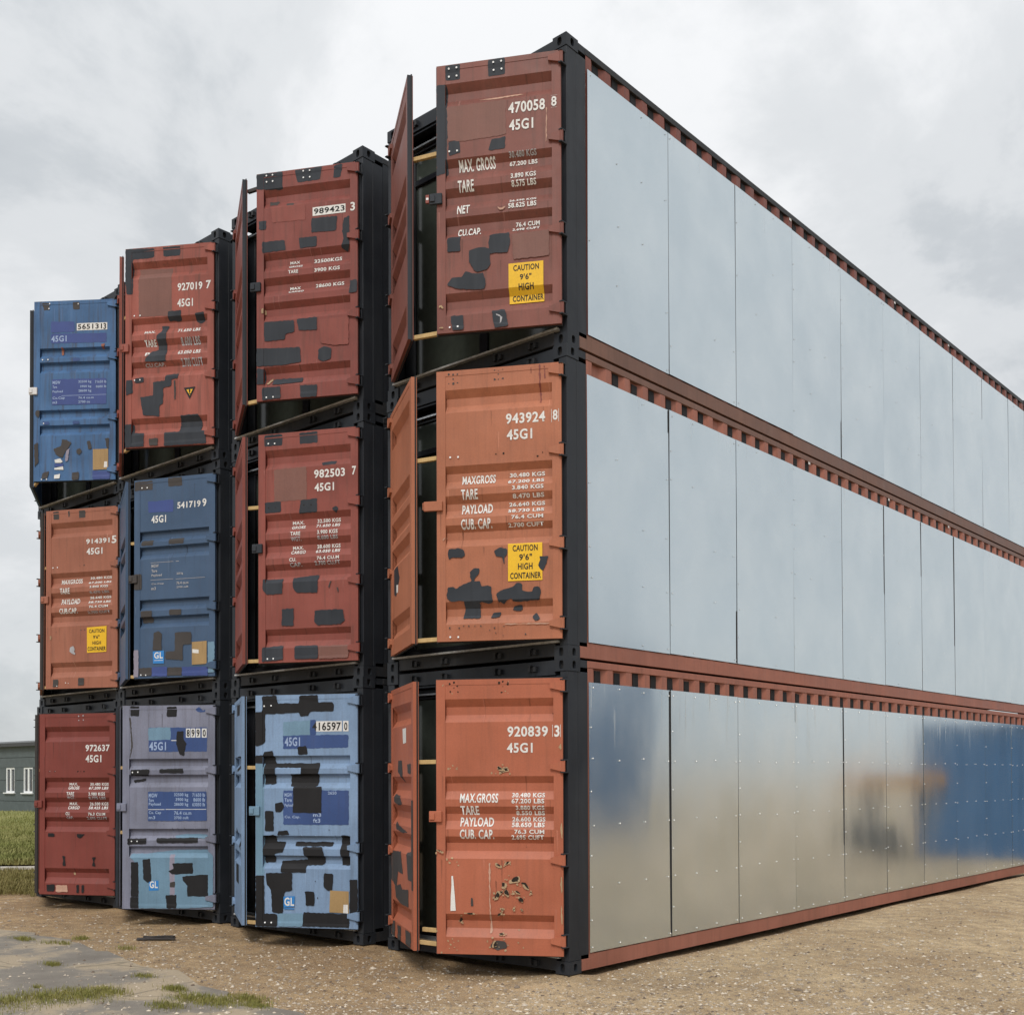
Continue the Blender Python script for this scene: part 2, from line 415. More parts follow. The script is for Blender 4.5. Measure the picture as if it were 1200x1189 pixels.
def rough_poly(pts, jit=.006, step=.05, soft=True, seed=0):
    rnd = random.Random(seed); out = []
    n = len(pts)
    if soft:                                  # cut the corners a little
        q = []
        for i in range(n):
            a, b, c = Vector(pts[i - 1]), Vector(pts[i]), Vector(pts[(i + 1) % n])
            r1 = min(.009, (a - b).length * .25); r2 = min(.009, (c - b).length * .25)
            if (a - b).length < 1e-6 or (c - b).length < 1e-6: continue
            q += [b + (a - b).normalized() * r1, b + (c - b).normalized() * r2]
        pts = q; n = len(pts)
    for i in range(n):
        a, b = Vector(pts[i]), Vector(pts[(i + 1) % n]); k = max(1, int((b - a).length / step))
        for j in range(k):
            p = a.lerp(b, j / k); out.append((p.x + rnd.uniform(-jit, jit), p.y + rnd.uniform(-jit, jit)))
    return out
def poly_bm(pts):
    from mathutils.geometry import tessellate_polygon
    bm = bmesh.new(); vs_ = [bm.verts.new((a, 0, z)) for a, z in pts]
    for t in tessellate_polygon([[Vector((a, z, 0)) for a, z in pts]]):
        try: bm.faces.new([vs_[i] for i in t])
        except ValueError: pass
    return bm
def text_mesh(txt):
    def mk():
        cu = bpy.data.curves.new('t', 'FONT'); cu.body = txt; cu.resolution_u = 3; cu.offset = .026; cu.space_character = 1.08
        o = bpy.data.objects.new('t', cu); C.objects.link(o)
        dg = bpy.context.evaluated_depsgraph_get(); me = bpy.data.meshes.new_from_object(o.evaluated_get(dg))
        bpy.data.objects.remove(o)
        xs = [v.co.x for v in me.vertices]; ys = [v.co.y for v in me.vertices]
        return me, min(xs), max(xs), min(ys), max(ys)
    return cached(('text', txt), mk)

# ---- marks on the right-hand doors. Each entry: crop (x0, y0, scale) then marks in that enlargement
# P colour, points | R colour, x0,y0,x1,y1 | T text, x0,y0,x1,y1, colour | D x,y (pairs) bolt holes, their daylight painted white
DOORS = {}
A1 = (500, 60, 6.606); A2 = (500, 220, 6.606)
DOORS[1, 3] = dict(style='A', paint='maroon_brown', ang=28, la=31, quad=((511.4, 74.4), (663.5, 66.8), (512, 388.8), (664, 384)), catch='patch_charcoal', marks=[
 (A1, 'R', 'patch_charcoal', 150, 90, 268, 212), (A1, 'D', [(180, 125), (243, 120), (180, 186), (243, 182)]),
 (A1, 'R', 'patch_charcoal', 500, 70, 635, 205), (A1, 'D', [(543, 103), (607, 98), (545, 162), (609, 157)]),
 (A1, 'P', 'patch_charcoal', [(75, 245), (160, 245), (160, 400), (175, 560), (160, 700), (165, 930), (78, 950)]),
 (A1, 'P', 'patch_charcoal', [(172, 690), (262, 678), (272, 780), (176, 800)]), (A1, 'D', [(182, 766), (246, 764)]),
 (A1, 'P', 'patch_charcoal', [(522, 695), (642, 678), (630, 772), (500, 780)]),
 (A1, 'P', 'patch_faded', [(160, 420), (640, 390), (640, 660), (560, 672), (300, 690), (170, 680)]),
 (A1, 'P', 'patch_pale', [(420, 372), (640, 350), (760, 345), (800, 352), (560, 378)]),
 (A1, 'P', 'patch_pale', [(962, 480), (970, 480), (968, 745), (960, 745)]),
 (A1, 'T', '470058', 662, 408, 955, 508, 'letter_white'), (A1, 'R', 'letter_white', 1003, 392, 1052, 394), (A1, 'R', 'letter_white', 1003, 484, 1052, 486), (A1, 'T', '8', 1005, 400, 1048, 478, 'letter_white'),
 (A1, 'T', '45G1', 668, 548, 862, 640, 'letter_white'),
 (A1, 'T', 'MAX. GROSS', 255, 820, 552, 918, 'letter_white'), (A1, 'T', 'TARE', 250, 992, 380, 1082, 'letter_white'),
 (A1, 'T', '30.480 KGS', 665, 790, 885, 838, 'letter_faded'), (A1, 'T', '67.200 LBS', 665, 850, 888, 895, 'letter_white'),
 (A1, 'T', '3.890 KGS', 680, 960, 882, 1008, 'letter_white'), (A1, 'T', '8.575 LBS', 685, 1015, 882, 1065, 'letter_white'),
 (A2, 'T', 'NET', 245, 120, 345, 200, 'letter_white'), (A2, 'T', '26.590 KGS', 665, 95, 882, 125, 'letter_white'), (A2, 'T', '58.625 LBS', 660, 130, 885, 180, 'letter_white'),
 (A2, 'T', 'CU.CAP.', 245, 295, 435, 365, 'letter_white'), (A2, 'T', '76.4 CUM', 715, 268, 905, 312, 'letter_white'), (A2, 'T', '2.698 CUFT', 690, 318, 908, 352, 'letter_white'),
 (A2, 'R', 'patch_charcoal', 165, 368, 270, 490), (A2, 'P', 'patch_charcoal', [(512, 372), (665, 362), (675, 450), (655, 515), (510, 520), (500, 430)]),
 (A2, 'P', 'patch_charcoal', [(340, 490), (440, 462), (510, 480), (515, 600), (490, 640), (400, 655), (365, 610), (345, 580)]),
 (A2, 'P', 'patch_charcoal', [(160, 745), (205, 685), (285, 690), (310, 645), (375, 665), (460, 665), (478, 740), (470, 790), (330, 785), (240, 775)]),
 (A2, 'P', 'patch_faded', [(690, 380), (985, 365), (985, 560), (700, 575)]),
 (A2, 'R', 'sign_yellow', 662, 598, 940, 905), (A2, 'T', 'CAUTION', 700, 615, 905, 668, 'letter_black'), (A2, 'T', "9'6\"", 752, 688, 845, 738, 'letter_black'), (A2, 'T', 'HIGH', 742, 760, 862, 812, 'letter_black'), (A2, 'T', 'CONTAINER', 688, 835, 935, 888, 'letter_black'),
 (A2, 'P', 'patch_charcoal', [(190, 985), (290, 980), (300, 1095), (205, 1100)]), (A2, 'D', [(185, 1072), (250, 1068)]),
 (A2, 'P', 'patch_charcoal', [(525, 958), (632, 948), (658, 1085), (548, 1095)]), (A2, 'P', 'letter_faded', [(560, 985), (610, 1010), (600, 1060), (590, 1058), (598, 1015), (558, 992)]),
 (A2, 'P', 'chip_tan', [(95, 905), (120, 898), (138, 925), (125, 928), (110, 912), (98, 918)]), (A2, 'P', 'chip_tan', [(95, 1072), (135, 1070), (134, 1080), (96, 1080)]),
 (A2, 'P', 'patch_pale', [(570, 160), (600, 175), (640, 160), (625, 185), (590, 188)]),
])
B1 = (500, 420, 6.606); B2 = (500, 580, 6.606)
DOORS[1, 2] = dict(style='A', paint='orange_brown', ang=28.5, la=29.5, quad=((512, 430.9), (662.7, 424.5), (512, 747.3), (665, 744)), catch='orange_brown', long_catch=True, marks=[
 (B1, 'X', 'patch_brown', [(180, 95), (215, 100), (250, 95), (215, 130), (180, 165), (250, 160), (215, 165)]),
 (B1, 'X', 'patch_brown', [(550, 75), (580, 80), (615, 70), (580, 105), (550, 145), (580, 145), (615, 140)]),
 (B1, 'P', 'dull_red', [(900, 45), (912, 45), (918, 330), (906, 330)]), (B1, 'P', 'dull_red', [(940, 50), (948, 50), (955, 150), (945, 150)]), (B1, 'P', 'dull_red', [(835, 65), (842, 65), (842, 110), (835, 110)]),
 (B1, 'T', '943924', 640, 402, 952, 495, 'letter_white'), (B1, 'T', '8', 1012, 395, 1050, 475, 'letter_white'), (B1, 'R', 'letter_white', 1000, 390, 1003, 490), (B1, 'R', 'letter_white', 1056, 388, 1059, 486),
 (B1, 'T', '45G1', 648, 530, 850, 618, 'letter_white'), (B1, 'D', [(192, 739), (256, 738)]),
 (B1, 'X', 'chip_hole', [(560, 722), (620, 720), (932, 718), (895, 745)]),
 (B1, 'T', 'MAXGROSS', 282, 870, 552, 948, 'letter_white'), (B1, 'T', 'TARE', 278, 985, 412, 1065, 'letter_white'), (B1, 'T', 'PAYLOAD', 280, 1095, 528, 1178, 'letter_white'),
 (B1, 'T', '30.480 KGS', 665, 855, 945, 897, 'letter_white'), (B1, 'T', '67.200 LBS', 655, 910, 942, 948, 'letter_white'), (B1, 'T', '3.840 KGS', 690, 960, 940, 1000, 'letter_white'), (B1, 'T', '8.470 LBS', 692, 1022, 942, 1062, 'letter_white'), (B1, 'T', '26.640 KGS', 660, 1082, 946, 1122, 'letter_white'), (B1, 'T', '58.730 LBS', 655, 1135, 942, 1172, 'letter_white'),
 (B2, 'T', 'CUB. CAP.', 278, 155, 528, 240, 'letter_white'), (B2, 'T', '76.4 CUM', 685, 130, 938, 168, 'letter_white'), (B2, 'T', '2.700 CUFT', 658, 190, 940, 228, 'letter_white'),
 (B2, 'R', 'sign_yellow', 658, 350, 932, 645), (B2, 'T', 'CAUTION', 695, 365, 895, 418, 'letter_black'), (B2, 'T', "9'6\"", 748, 435, 850, 488, 'letter_black'), (B2, 'T', 'HIGH', 738, 505, 855, 558, 'letter_black'), (B2, 'T', 'CONTAINER', 676, 575, 922, 630, 'letter_black'),
 (B2, 'P', 'patch_charcoal', [(170, 395), (260, 385), (305, 398), (310, 440), (290, 458), (200, 455), (185, 470), (175, 460)]),
 (B2, 'P', 'patch_charcoal', [(545, 410), (590, 382), (650, 395), (650, 440), (628, 460), (628, 510), (622, 510), (618, 460), (565, 455)]),
 (B2, 'P', 'patch_charcoal', [(905, 460), (980, 452), (970, 500), (935, 568), (918, 555), (900, 520), (915, 490)]),
 (B2, 'P', 'patch_charcoal', [(350, 570), (385, 540), (430, 545), (425, 585), (390, 615), (385, 640), (435, 640), (445, 680), (500, 672), (525, 690), (525, 740), (540, 800), (510, 812), (430, 800), (430, 835), (428, 920), (285, 928), (305, 870), (300, 790), (200, 798), (160, 770), (165, 690), (215, 680), (240, 700), (290, 665), (365, 640), (352, 600)]),
 (B2, 'P', 'patch_charcoal', [(565, 740), (600, 715), (700, 690), (730, 655), (770, 665), (775, 720), (850, 730), (865, 690), (905, 685), (920, 710), (912, 790), (760, 800), (700, 800), (690, 778), (650, 790), (630, 820), (600, 800), (580, 805)]),
 (B2, 'P', 'patch_charcoal', [(700, 830), (770, 820), (765, 865), (690, 865)]), (B2, 'P', 'patch_charcoal', [(530, 880), (595, 878), (585, 915), (510, 922)]), (B2, 'P', 'patch_charcoal', [(850, 915), (880, 880), (910, 920), (900, 945), (870, 948)]),
 (B2, 'X', 'patch_brown', [(185, 1000), (260, 1000), (550, 1000), (625, 990), (510, 1020), (560, 1040), (620, 1060), (800, 1050), (300, 985), (340, 985), (390, 985), (440, 985)]),
 (B2, 'D', [(190, 1070), (256, 1070)]), (B2, 'P', 'patch_pale', [(628, 970), (1000, 965), (1000, 972), (628, 977)]), (B2, 'P', 'patch_pale', [(130, 318), (165, 288), (168, 292), (135, 324)]),
])
C1 = (500, 780, 6.606); C2 = (500, 950, 6.606)
def chip(cr, x, y, w_, h_, a=0, s=1.6):
    ca, sa = math.cos(a), math.sin(a)
    def q(k): return [(x + k * (w_ * c * ca - h_ * s_ * sa), y + k * (w_ * c * sa + h_ * s_ * ca)) for c, s_ in ((-1, -.4), (-.4, -1), (.5, -.8), (1, -.1), (.7, .7), (-.1, 1), (-.8, .6))]
    rr = random.Random(int(x * 7 + y)); j = lambda pts, a_: [(u_ + rr.uniform(-a_, a_) * w_, v_ + rr.uniform(-a_, a_) * h_) for u_, v_ in pts]
    o_ = (rr.uniform(-.25, .25) * w_, rr.uniform(.0, .4) * h_)
    res = [(cr, 'P', 'chip_tan', [(u_ + o_[0], v_ + o_[1]) for u_, v_ in j(q(s * .88), .5)]), (cr, 'P', 'chip_hole', j(q(1), .35))]
    res.append((cr, 'X', 'chip_tan', [(x + rr.uniform(-2, 2) * w_, y + rr.uniform(-2, 2) * h_) for _ in range(3)]))
    return res
m11 = [
 (C1, 'X', 'chip_hole', [(180, 105), (215, 95), (240, 120), (185, 165), (215, 135), (245, 165), (570, 90), (600, 80), (640, 85), (600, 120), (590, 165), (640, 100), (985, 325), (990, 350)]),
 (C1, 'X', 'chip_tan', [(125, 118), (130, 112), (640, 170), (620, 155), (170, 770), (185, 765), (235, 770), (240, 760), (205, 745), (510, 800), (200, 180), (645, 80)]),
 (C1, 'T', '920839', 636, 425, 950, 515, 'letter_white'), (C1, 'T', '3', 1000, 418, 1040, 510, 'letter_white'), (C1, 'R', 'letter_white', 985, 415, 988, 510), (C1, 'R', 'letter_white', 1046, 412, 1049, 510),
 (C1, 'T', '45G1', 632, 558, 832, 640, 'letter_white'),
 (C1, 'T', 'MAX.GROSS', 262, 958, 562, 1035, 'letter_white'), (C1, 'T', 'TARE', 265, 1058, 410, 1130, 'letter_white'),
 (C1, 'T', '30.480 KGS', 670, 950, 925, 988, 'letter_white'), (C1, 'T', '67.200 LBS', 668, 995, 922, 1035, 'letter_white'), (C1, 'T', '3.880 KGS', 700, 1050, 922, 1085, 'letter_white'), (C1, 'T', '8.550 LBS', 700, 1092, 922, 1128, 'letter_white'),
 (C2, 'T', 'PAYLOAD', 262, 25, 525, 98, 'letter_white'), (C2, 'T', '26.600 KGS', 668, 18, 925, 54, 'letter_white'), (C2, 'T', '58.650 LBS', 668, 60, 922, 98, 'letter_white'),
 (C2, 'T', 'CUB. CAP.', 262, 118, 532, 195, 'letter_white'), (C2, 'T', '76.3 CUM', 690, 115, 922, 150, 'letter_white'), (C2, 'T', '2.695 CUFT', 668, 158, 918, 196, 'letter_white'),
 (C2, 'P', 'letter_white', [(195, 485), (208, 483), (215, 560), (222, 640), (230, 755), (188, 757), (190, 640), (196, 560)]),
 (C2, 'P', 'patch_pale', [(490, 382), (502, 382), (504, 700), (516, 920), (500, 935), (495, 700)]),
 (C2, 'P', 'patch_brown', [(350, 655), (368, 655), (366, 720), (350, 720)]),
 (C2, 'X', 'chip_tan', [(160, 355), (180, 380), (200, 345), (240, 375), (250, 400), (720, 905), (170, 990), (190, 1020), (215, 1000), (180, 1050), (240, 1060), (220, 1040), (250, 990), (205, 975), (120, 1080), (480, 990), (500, 1040), (610, 975), (640, 1020), (620, 1060), (590, 990), (80, 915), (720, 1000), (760, 1040)]),
 (C1, 'P', 'chip_tan', [(1030, 585), (1052, 560), (1058, 600), (1045, 612)]),
 (C2, 'P', 'patch_brown', [(530, 985), (620, 990), (635, 1040), (560, 1060), (500, 1030)]),
]
for y0_, y1_ in ((60, 190), (480, 620), (700, 860)):
    m11.append((C2, 'P', 'chip_tan', [(1052, y0_), (1060, y0_ + 10), (1060, y1_), (1054, y1_ - 20), (1048, (y0_ + y1_) / 2)]))
for a_ in [(610, 775 - 0, 32, 14, -.5)]: m11 += chip(C1, *a_)
m11 += chip(C1, 575, 760, 20, 14, .7)
for a_ in [(570, 398, 22, 9, .5), (635, 378, 20, 9, -.6), (700, 505, 34, 16, -.5), (775, 552, 36, 7, .85, 1.3), (820, 612, 8, 10, 0, 1.2), (608, 548, 14, 22, .1), (555, 630, 28, 12, -1.1), (635, 610, 26, 13, .9), (590, 605, 12, 8, 0), (718, 605, 20, 6, .5, 1.4), (742, 665, 20, 13, .6), (688, 735, 9, 13, .1), (578, 778, 20, 8, -.8), (348, 776, 26, 7, 0, 1.3), (268, 828, 10, 18, .3), (590, 932, 18, 7, -.4), (545, 1012, 14, 26, .3), (108, 290, 22, 8, .4), (750, 745, 12, 4, .5), (600, 745, 10, 7, 0)]: m11 += chip(C2, *a_)
DOORS[1, 1] = dict(style='A', paint='terracotta', ang=31.5, la=29.5, quad=((511, 791.4), (660.8, 786.8), (512, 1115), (662, 1117.3)), catch='terracotta', marks=m11)
D = (285, 185, 3.96)
DOORS[2, 3] = dict(style='A', paint='dull_red', ang=28.5, la=28, quad=((300.7, 199.6), (424, 188), (300.7, 467.3), (425, 459)), catch='patch_charcoal', marks=[
 (D, 'P', 'patch_charcoal', [(62, 58), (190, 48), (190, 130), (105, 130), (62, 128)]), (D, 'D', [(112, 67), (142, 64), (112, 95), (142, 92), (292, 50), (323, 48), (292, 80), (323, 78)]),
 (D, 'P', 'patch_charcoal', [(250, 45), (382, 30), (370, 90), (262, 100)]), (D, 'P', 'patch_charcoal', [(438, 28), (478, 22), (470, 80), (434, 85)]),
 (D, 'P', 'patch_brown', [(120, 180), (168, 178), (160, 198), (122, 200)]), (D, 'P', 'patch_brown', [(205, 192), (245, 190), (240, 210), (210, 210)]),
 (D, 'P', 'dull_red_pale', [(130, 210), (300, 200), (300, 275), (140, 285)]),
 (D, 'R', 'letter_white', 336, 206, 494, 260), (D, 'T', '989423', 342, 213, 490, 252, 'letter_black'), (D, 'T', '3', 518, 200, 540, 242, 'letter_white'),
 (D, 'P', 'patch_charcoal', [(72, 280), (110, 275), (108, 318), (75, 318)]), (D, 'P', 'patch_charcoal', [(330, 270), (455, 262), (450, 330), (330, 335)]),
 (D, 'P', 'patch_charcoal', [(485, 275), (512, 262), (512, 400), (500, 425), (470, 405), (485, 370), (478, 330)]),
 (D, 'P', 'patch_charcoal', [(90, 375), (200, 368), (205, 415), (90, 425)]), (D, 'P', 'patch_charcoal', [(268, 360), (358, 352), (355, 400), (275, 408)]),
 (D, 'T', 'MAX', 220, 458, 268, 475, 'letter_white'), (D, 'T', 'GROSS', 218, 480, 284, 496, 'letter_white'), (D, 'T', '32500KGS', 338, 445, 472, 472, 'letter_white'), (D, 'T', 'TARE', 218, 506, 266, 526, 'letter_white'), (D, 'T', '3900 KGS', 345, 495, 468, 520, 'letter_white'),
 (D, 'T', 'MAX', 220, 578, 272, 596, 'letter_white'), (D, 'T', 'CARGO', 216, 598, 290, 612, 'letter_white'), (D, 'T', '28600 KGS', 345, 560, 482, 586, 'letter_white'),
 (D, 'P', 'patch_charcoal', [(100, 750), (245, 742), (250, 795), (205, 805), (200, 832), (100, 838)]), (D, 'P', 'patch_charcoal', [(258, 738), (358, 728), (358, 788), (270, 790)]),
 (D, 'P', 'patch_charcoal', [(62, 872), (275, 868), (282, 935), (200, 950), (62, 955)]), (D, 'P', 'patch_charcoal', [(365, 880), (395, 865), (428, 875), (425, 925), (390, 935), (365, 925)]),
 (D, 'P', 'patch_charcoal', [(65, 965), (102, 970), (100, 1040), (65, 1040)]), (D, 'P', 'patch_charcoal', [(140, 1010), (285, 1002), (285, 1028), (135, 1040)]),
 (D, 'P', 'patch_charcoal', [(90, 1055), (180, 1048), (180, 1105), (90, 1112)]), (D, 'D', [(112, 1100), (145, 1098)]), (D, 'P', 'patch_charcoal', [(275, 1045), (358, 1042), (358, 1098), (278, 1102)]),
 (D, 'P', 'patch_charcoal', [(512, 565), (550, 560), (550, 618), (512, 622)]), (D, 'P', 'chip_tan', [(88, 685), (102, 685), (102, 710), (88, 710)]), (D, 'P', 'chip_tan', [(108, 1035), (135, 1005), (138, 1012), (118, 1040)]),
 (D, 'P', 'dull_red_pale', [(370, 740), (510, 730), (510, 860), (440, 862), (375, 850)]),
])
D = (285, 490, 3.96)
DOORS[2, 2] = dict(style='A', paint='dull_red_pale', ang=26.5, la=28, quad=((304, 505), (425, 499), (301.5, 776.6), (424, 774)), catch='patch_charcoal', marks=[
 (D, 'R', 'patch_charcoal', 105, 58, 192, 115), (D, 'D', [(125, 102), (156, 102)]), (D, 'R', 'patch_charcoal', 276, 52, 362, 108),
 (D, 'P', 'patch_charcoal', [(378, 195), (450, 188), (450, 208), (385, 212)]), (D, 'P', 'patch_faded', [(150, 225), (308, 215), (308, 370), (250, 372), (150, 378)]),
 (D, 'T', '982503', 345, 226, 492, 272, 'letter_white'), (D, 'T', '7', 526, 220, 546, 262, 'letter_white'), (D, 'T', '45G1', 347, 292, 440, 334, 'letter_white'),
 (D, 'R', 'patch_charcoal', 105, 376, 182, 430), (D, 'P', 'patch_charcoal', [(280, 372), (358, 366), (358, 430), (270, 436)]), (D, 'X', 'chip_hole', [(122, 405), (155, 403), (295, 396), (330, 396)]), (D, 'P', 'patch_charcoal', [(430, 415), (448, 402), (462, 415), (448, 436)]),
 (D, 'T', 'MAX.', 232, 466, 288, 484, 'letter_white'), (D, 'T', 'GROSS', 230, 488, 296, 506, 'letter_white'), (D, 'T', '32.500 KGS', 352, 456, 464, 478, 'letter_white'), (D, 'T', '71.650 LBS', 348, 480, 462, 500, 'letter_white'),
 (D, 'T', 'TARE', 228, 518, 276, 538, 'letter_white'), (D, 'T', 'WGT.', 230, 542, 280, 564, 'letter_faded'), (D, 'T', '3.900 KGS', 358, 512, 456, 534, 'letter_white'), (D, 'T', '8.600 LBS', 358, 537, 456, 558, 'letter_faded'),
 (D, 'T', 'MAX.', 232, 584, 284, 602, 'letter_white'), (D, 'T', 'CARGO', 226, 604, 296, 624, 'letter_white'), (D, 'T', '28.600 KGS', 350, 576, 462, 598, 'letter_white'), (D, 'T', '63.050 LBS', 346, 600, 462, 620, 'letter_white'),
 (D, 'T', 'CU.', 222, 642, 256, 660, 'letter_white'), (D, 'T', 'CAP.', 224, 664, 282, 684, 'letter_faded'), (D, 'T', '76.4 CU.M', 356, 634, 462, 654, 'letter_white'), (D, 'T', '2.700 CU.FT', 345, 656, 466, 678, 'letter_faded'),
 (D, 'P', 'patch_charcoal', [(90, 742), (188, 738), (186, 812), (110, 812), (90, 790)]), (D, 'P', 'patch_charcoal', [(236, 735), (360, 722), (358, 808), (255, 805), (238, 780)]),
 (D, 'P', 'patch_charcoal', [(185, 882), (242, 878), (240, 962), (182, 960)]), (D, 'P', 'patch_charcoal', [(345, 890), (480, 886), (488, 940), (470, 955), (360, 960), (342, 945)]),
 (D, 'P', 'patch_charcoal', [(85, 1062), (188, 1052), (188, 1120), (85, 1128)]), (D, 'D', [(112, 1115), (141, 1114)]), (D, 'R', 'patch_charcoal', 245, 1052, 358, 1118),
 (D, 'P', 'patch_brown', [(420, 755), (425, 752), (415, 785), (410, 783)]), (D, 'P', 'patch_brown', [(448, 785), (455, 782), (462, 805), (455, 808)]),
 (D, 'P', 'patch_faded', [(360, 1058), (505, 1052), (505, 1112), (362, 1118)]),
])
D = (285, 800, 3.96)
DOORS[2, 1] = dict(style='B', paint='sky_blue', ang=30, la=28.5, quad=((300, 813), (421.4, 812), (299, 1088), (420, 1090)), catch='patch_light_blue', marks=[
 (D, 'P', 'patch_light_blue', [(58, 375), (98, 375), (98, 900), (58, 900)]),
 (D, 'P', 'patch_navy', [(190, 240), (496, 240), (496, 300), (190, 306)]), (D, 'P', 'patch_navy', [(315, 170), (345, 170), (345, 240), (315, 240)]), (D, 'P', 'patch_light_blue', [(190, 178), (318, 170), (318, 240), (190, 243)]),
 (D, 'T', '45G1', 198, 250, 270, 292, 'letter_pale_blue'),
 (D, 'R', 'letter_white', 346, 175, 466, 224), (D, 'T', '416597', 328, 180, 462, 220, 'letter_black'), (D, 'R', 'letter_white', 472, 175, 497, 224), (D, 'T', '0', 477, 181, 492, 219, 'letter_black'),
 (D, 'R', 'patch_navy', 190, 500, 496, 662),
 (D, 'T', 'MGW', 196, 512, 232, 530, 'letter_pale_blue'), (D, 'T', 'Tare', 196, 536, 230, 554, 'letter_pale_blue'), (D, 'T', 'Payload', 196, 562, 236, 580, 'letter_pale_blue'), (D, 'T', 'Cu. Cap.', 196, 618, 270, 634, 'letter_pale_blue'),
 (D, 'T', 'm3', 330, 606, 368, 624, 'letter_pale_blue'), (D, 'T', 'ft3', 330, 632, 364, 652, 'letter_pale_blue'), (D, 'T', '2650', 400, 505, 440, 520, 'letter_pale_blue'),
 (D, 'P', 'patch_black', [(92, 55), (160, 52), (165, 90), (265, 90), (270, 55), (355, 52), (358, 88), (420, 85), (432, 100), (428, 128), (318, 130), (310, 150), (272, 152), (268, 135), (105, 140), (106, 270), (90, 285), (58, 290), (58, 130), (92, 128)]),
 (D, 'D', [(102, 102), (135, 100)]),
 (D, 'P', 'patch_black', [(258, 295), (300, 290), (305, 330), (262, 332)]), (D, 'P', 'patch_black', [(98, 318), (140, 312), (150, 372), (358, 372), (360, 392), (355, 425), (350, 482), (222, 482), (222, 425), (272, 425), (275, 392), (150, 392), (150, 470), (98, 472), (98, 392), (98, 372), (55, 372), (55, 335), (98, 333)]),
 (D, 'R', 'patch_black', 236, 482, 370, 606), (D, 'P', 'patch_black', [(150, 562), (185, 555), (195, 580), (180, 602), (152, 600)]), (D, 'R', 'patch_black', 103, 596, 144, 692),
 (D, 'P', 'patch_black', [(165, 692), (212, 688), (218, 710), (160, 710)]),
 (D, 'P', 'patch_black', [(94, 712), (150, 710), (152, 740), (195, 742), (188, 790), (150, 795), (145, 838), (98, 840), (92, 790)]),
 (D, 'P', 'patch_black', [(245, 742), (420, 742), (415, 762), (240, 762)]), (D, 'P', 'patch_black', [(280, 766), (370, 766), (380, 795), (380, 840), (370, 850), (296, 852), (295, 885), (178, 885), (175, 830), (300, 825), (285, 800)]),
 (D, 'P', 'patch_black', [(458, 712), (495, 712), (497, 850), (460, 852), (455, 800)]),
 (D, 'P', 'patch_black', [(105, 888), (230, 885), (230, 970), (195, 975), (185, 1080), (135, 1072), (130, 965), (108, 940)]),
 (D, 'P', 'patch_black', [(380, 888), (422, 890), (420, 965), (395, 970), (378, 950)]), (D, 'P', 'patch_black', [(290, 972), (335, 975), (335, 1040), (295, 1040)]),
 (D, 'P', 'patch_black', [(58, 900), (98, 900), (98, 1078), (160, 1080), (158, 1138), (58, 1138)]), (D, 'D', [(102, 1120), (132, 1120)]),
 (D, 'P', 'patch_light_blue', [(162, 1078), (280, 1075), (278, 1138), (162, 1138)]), (D, 'P', 'patch_black', [(282, 1070), (495, 1078), (495, 1140), (278, 1136)]), (D, 'P', 'patch_black', [(498, 918), (536, 915), (536, 1080), (498, 1078)]),
 (D, 'P', 'plate_tan', [(408, 968), (494, 972), (494, 1075), (404, 1070)]), (D, 'P', 'letter_white', [(470, 1034), (490, 1034), (490, 1075), (468, 1073)]),
 (D, 'P', 'decal_blue', [(190, 998), (243, 996), (240, 1045), (190, 1050)]), (D, 'T', 'GL', 194, 1002, 240, 1042, 'letter_white'), (D, 'R', 'decal_blue', 192, 1052, 240, 1058),
 (D, 'X', 'chip_hole', [(350, 1005), (405, 685), (340, 925)]),
])
D = (135, 275, 4.573)
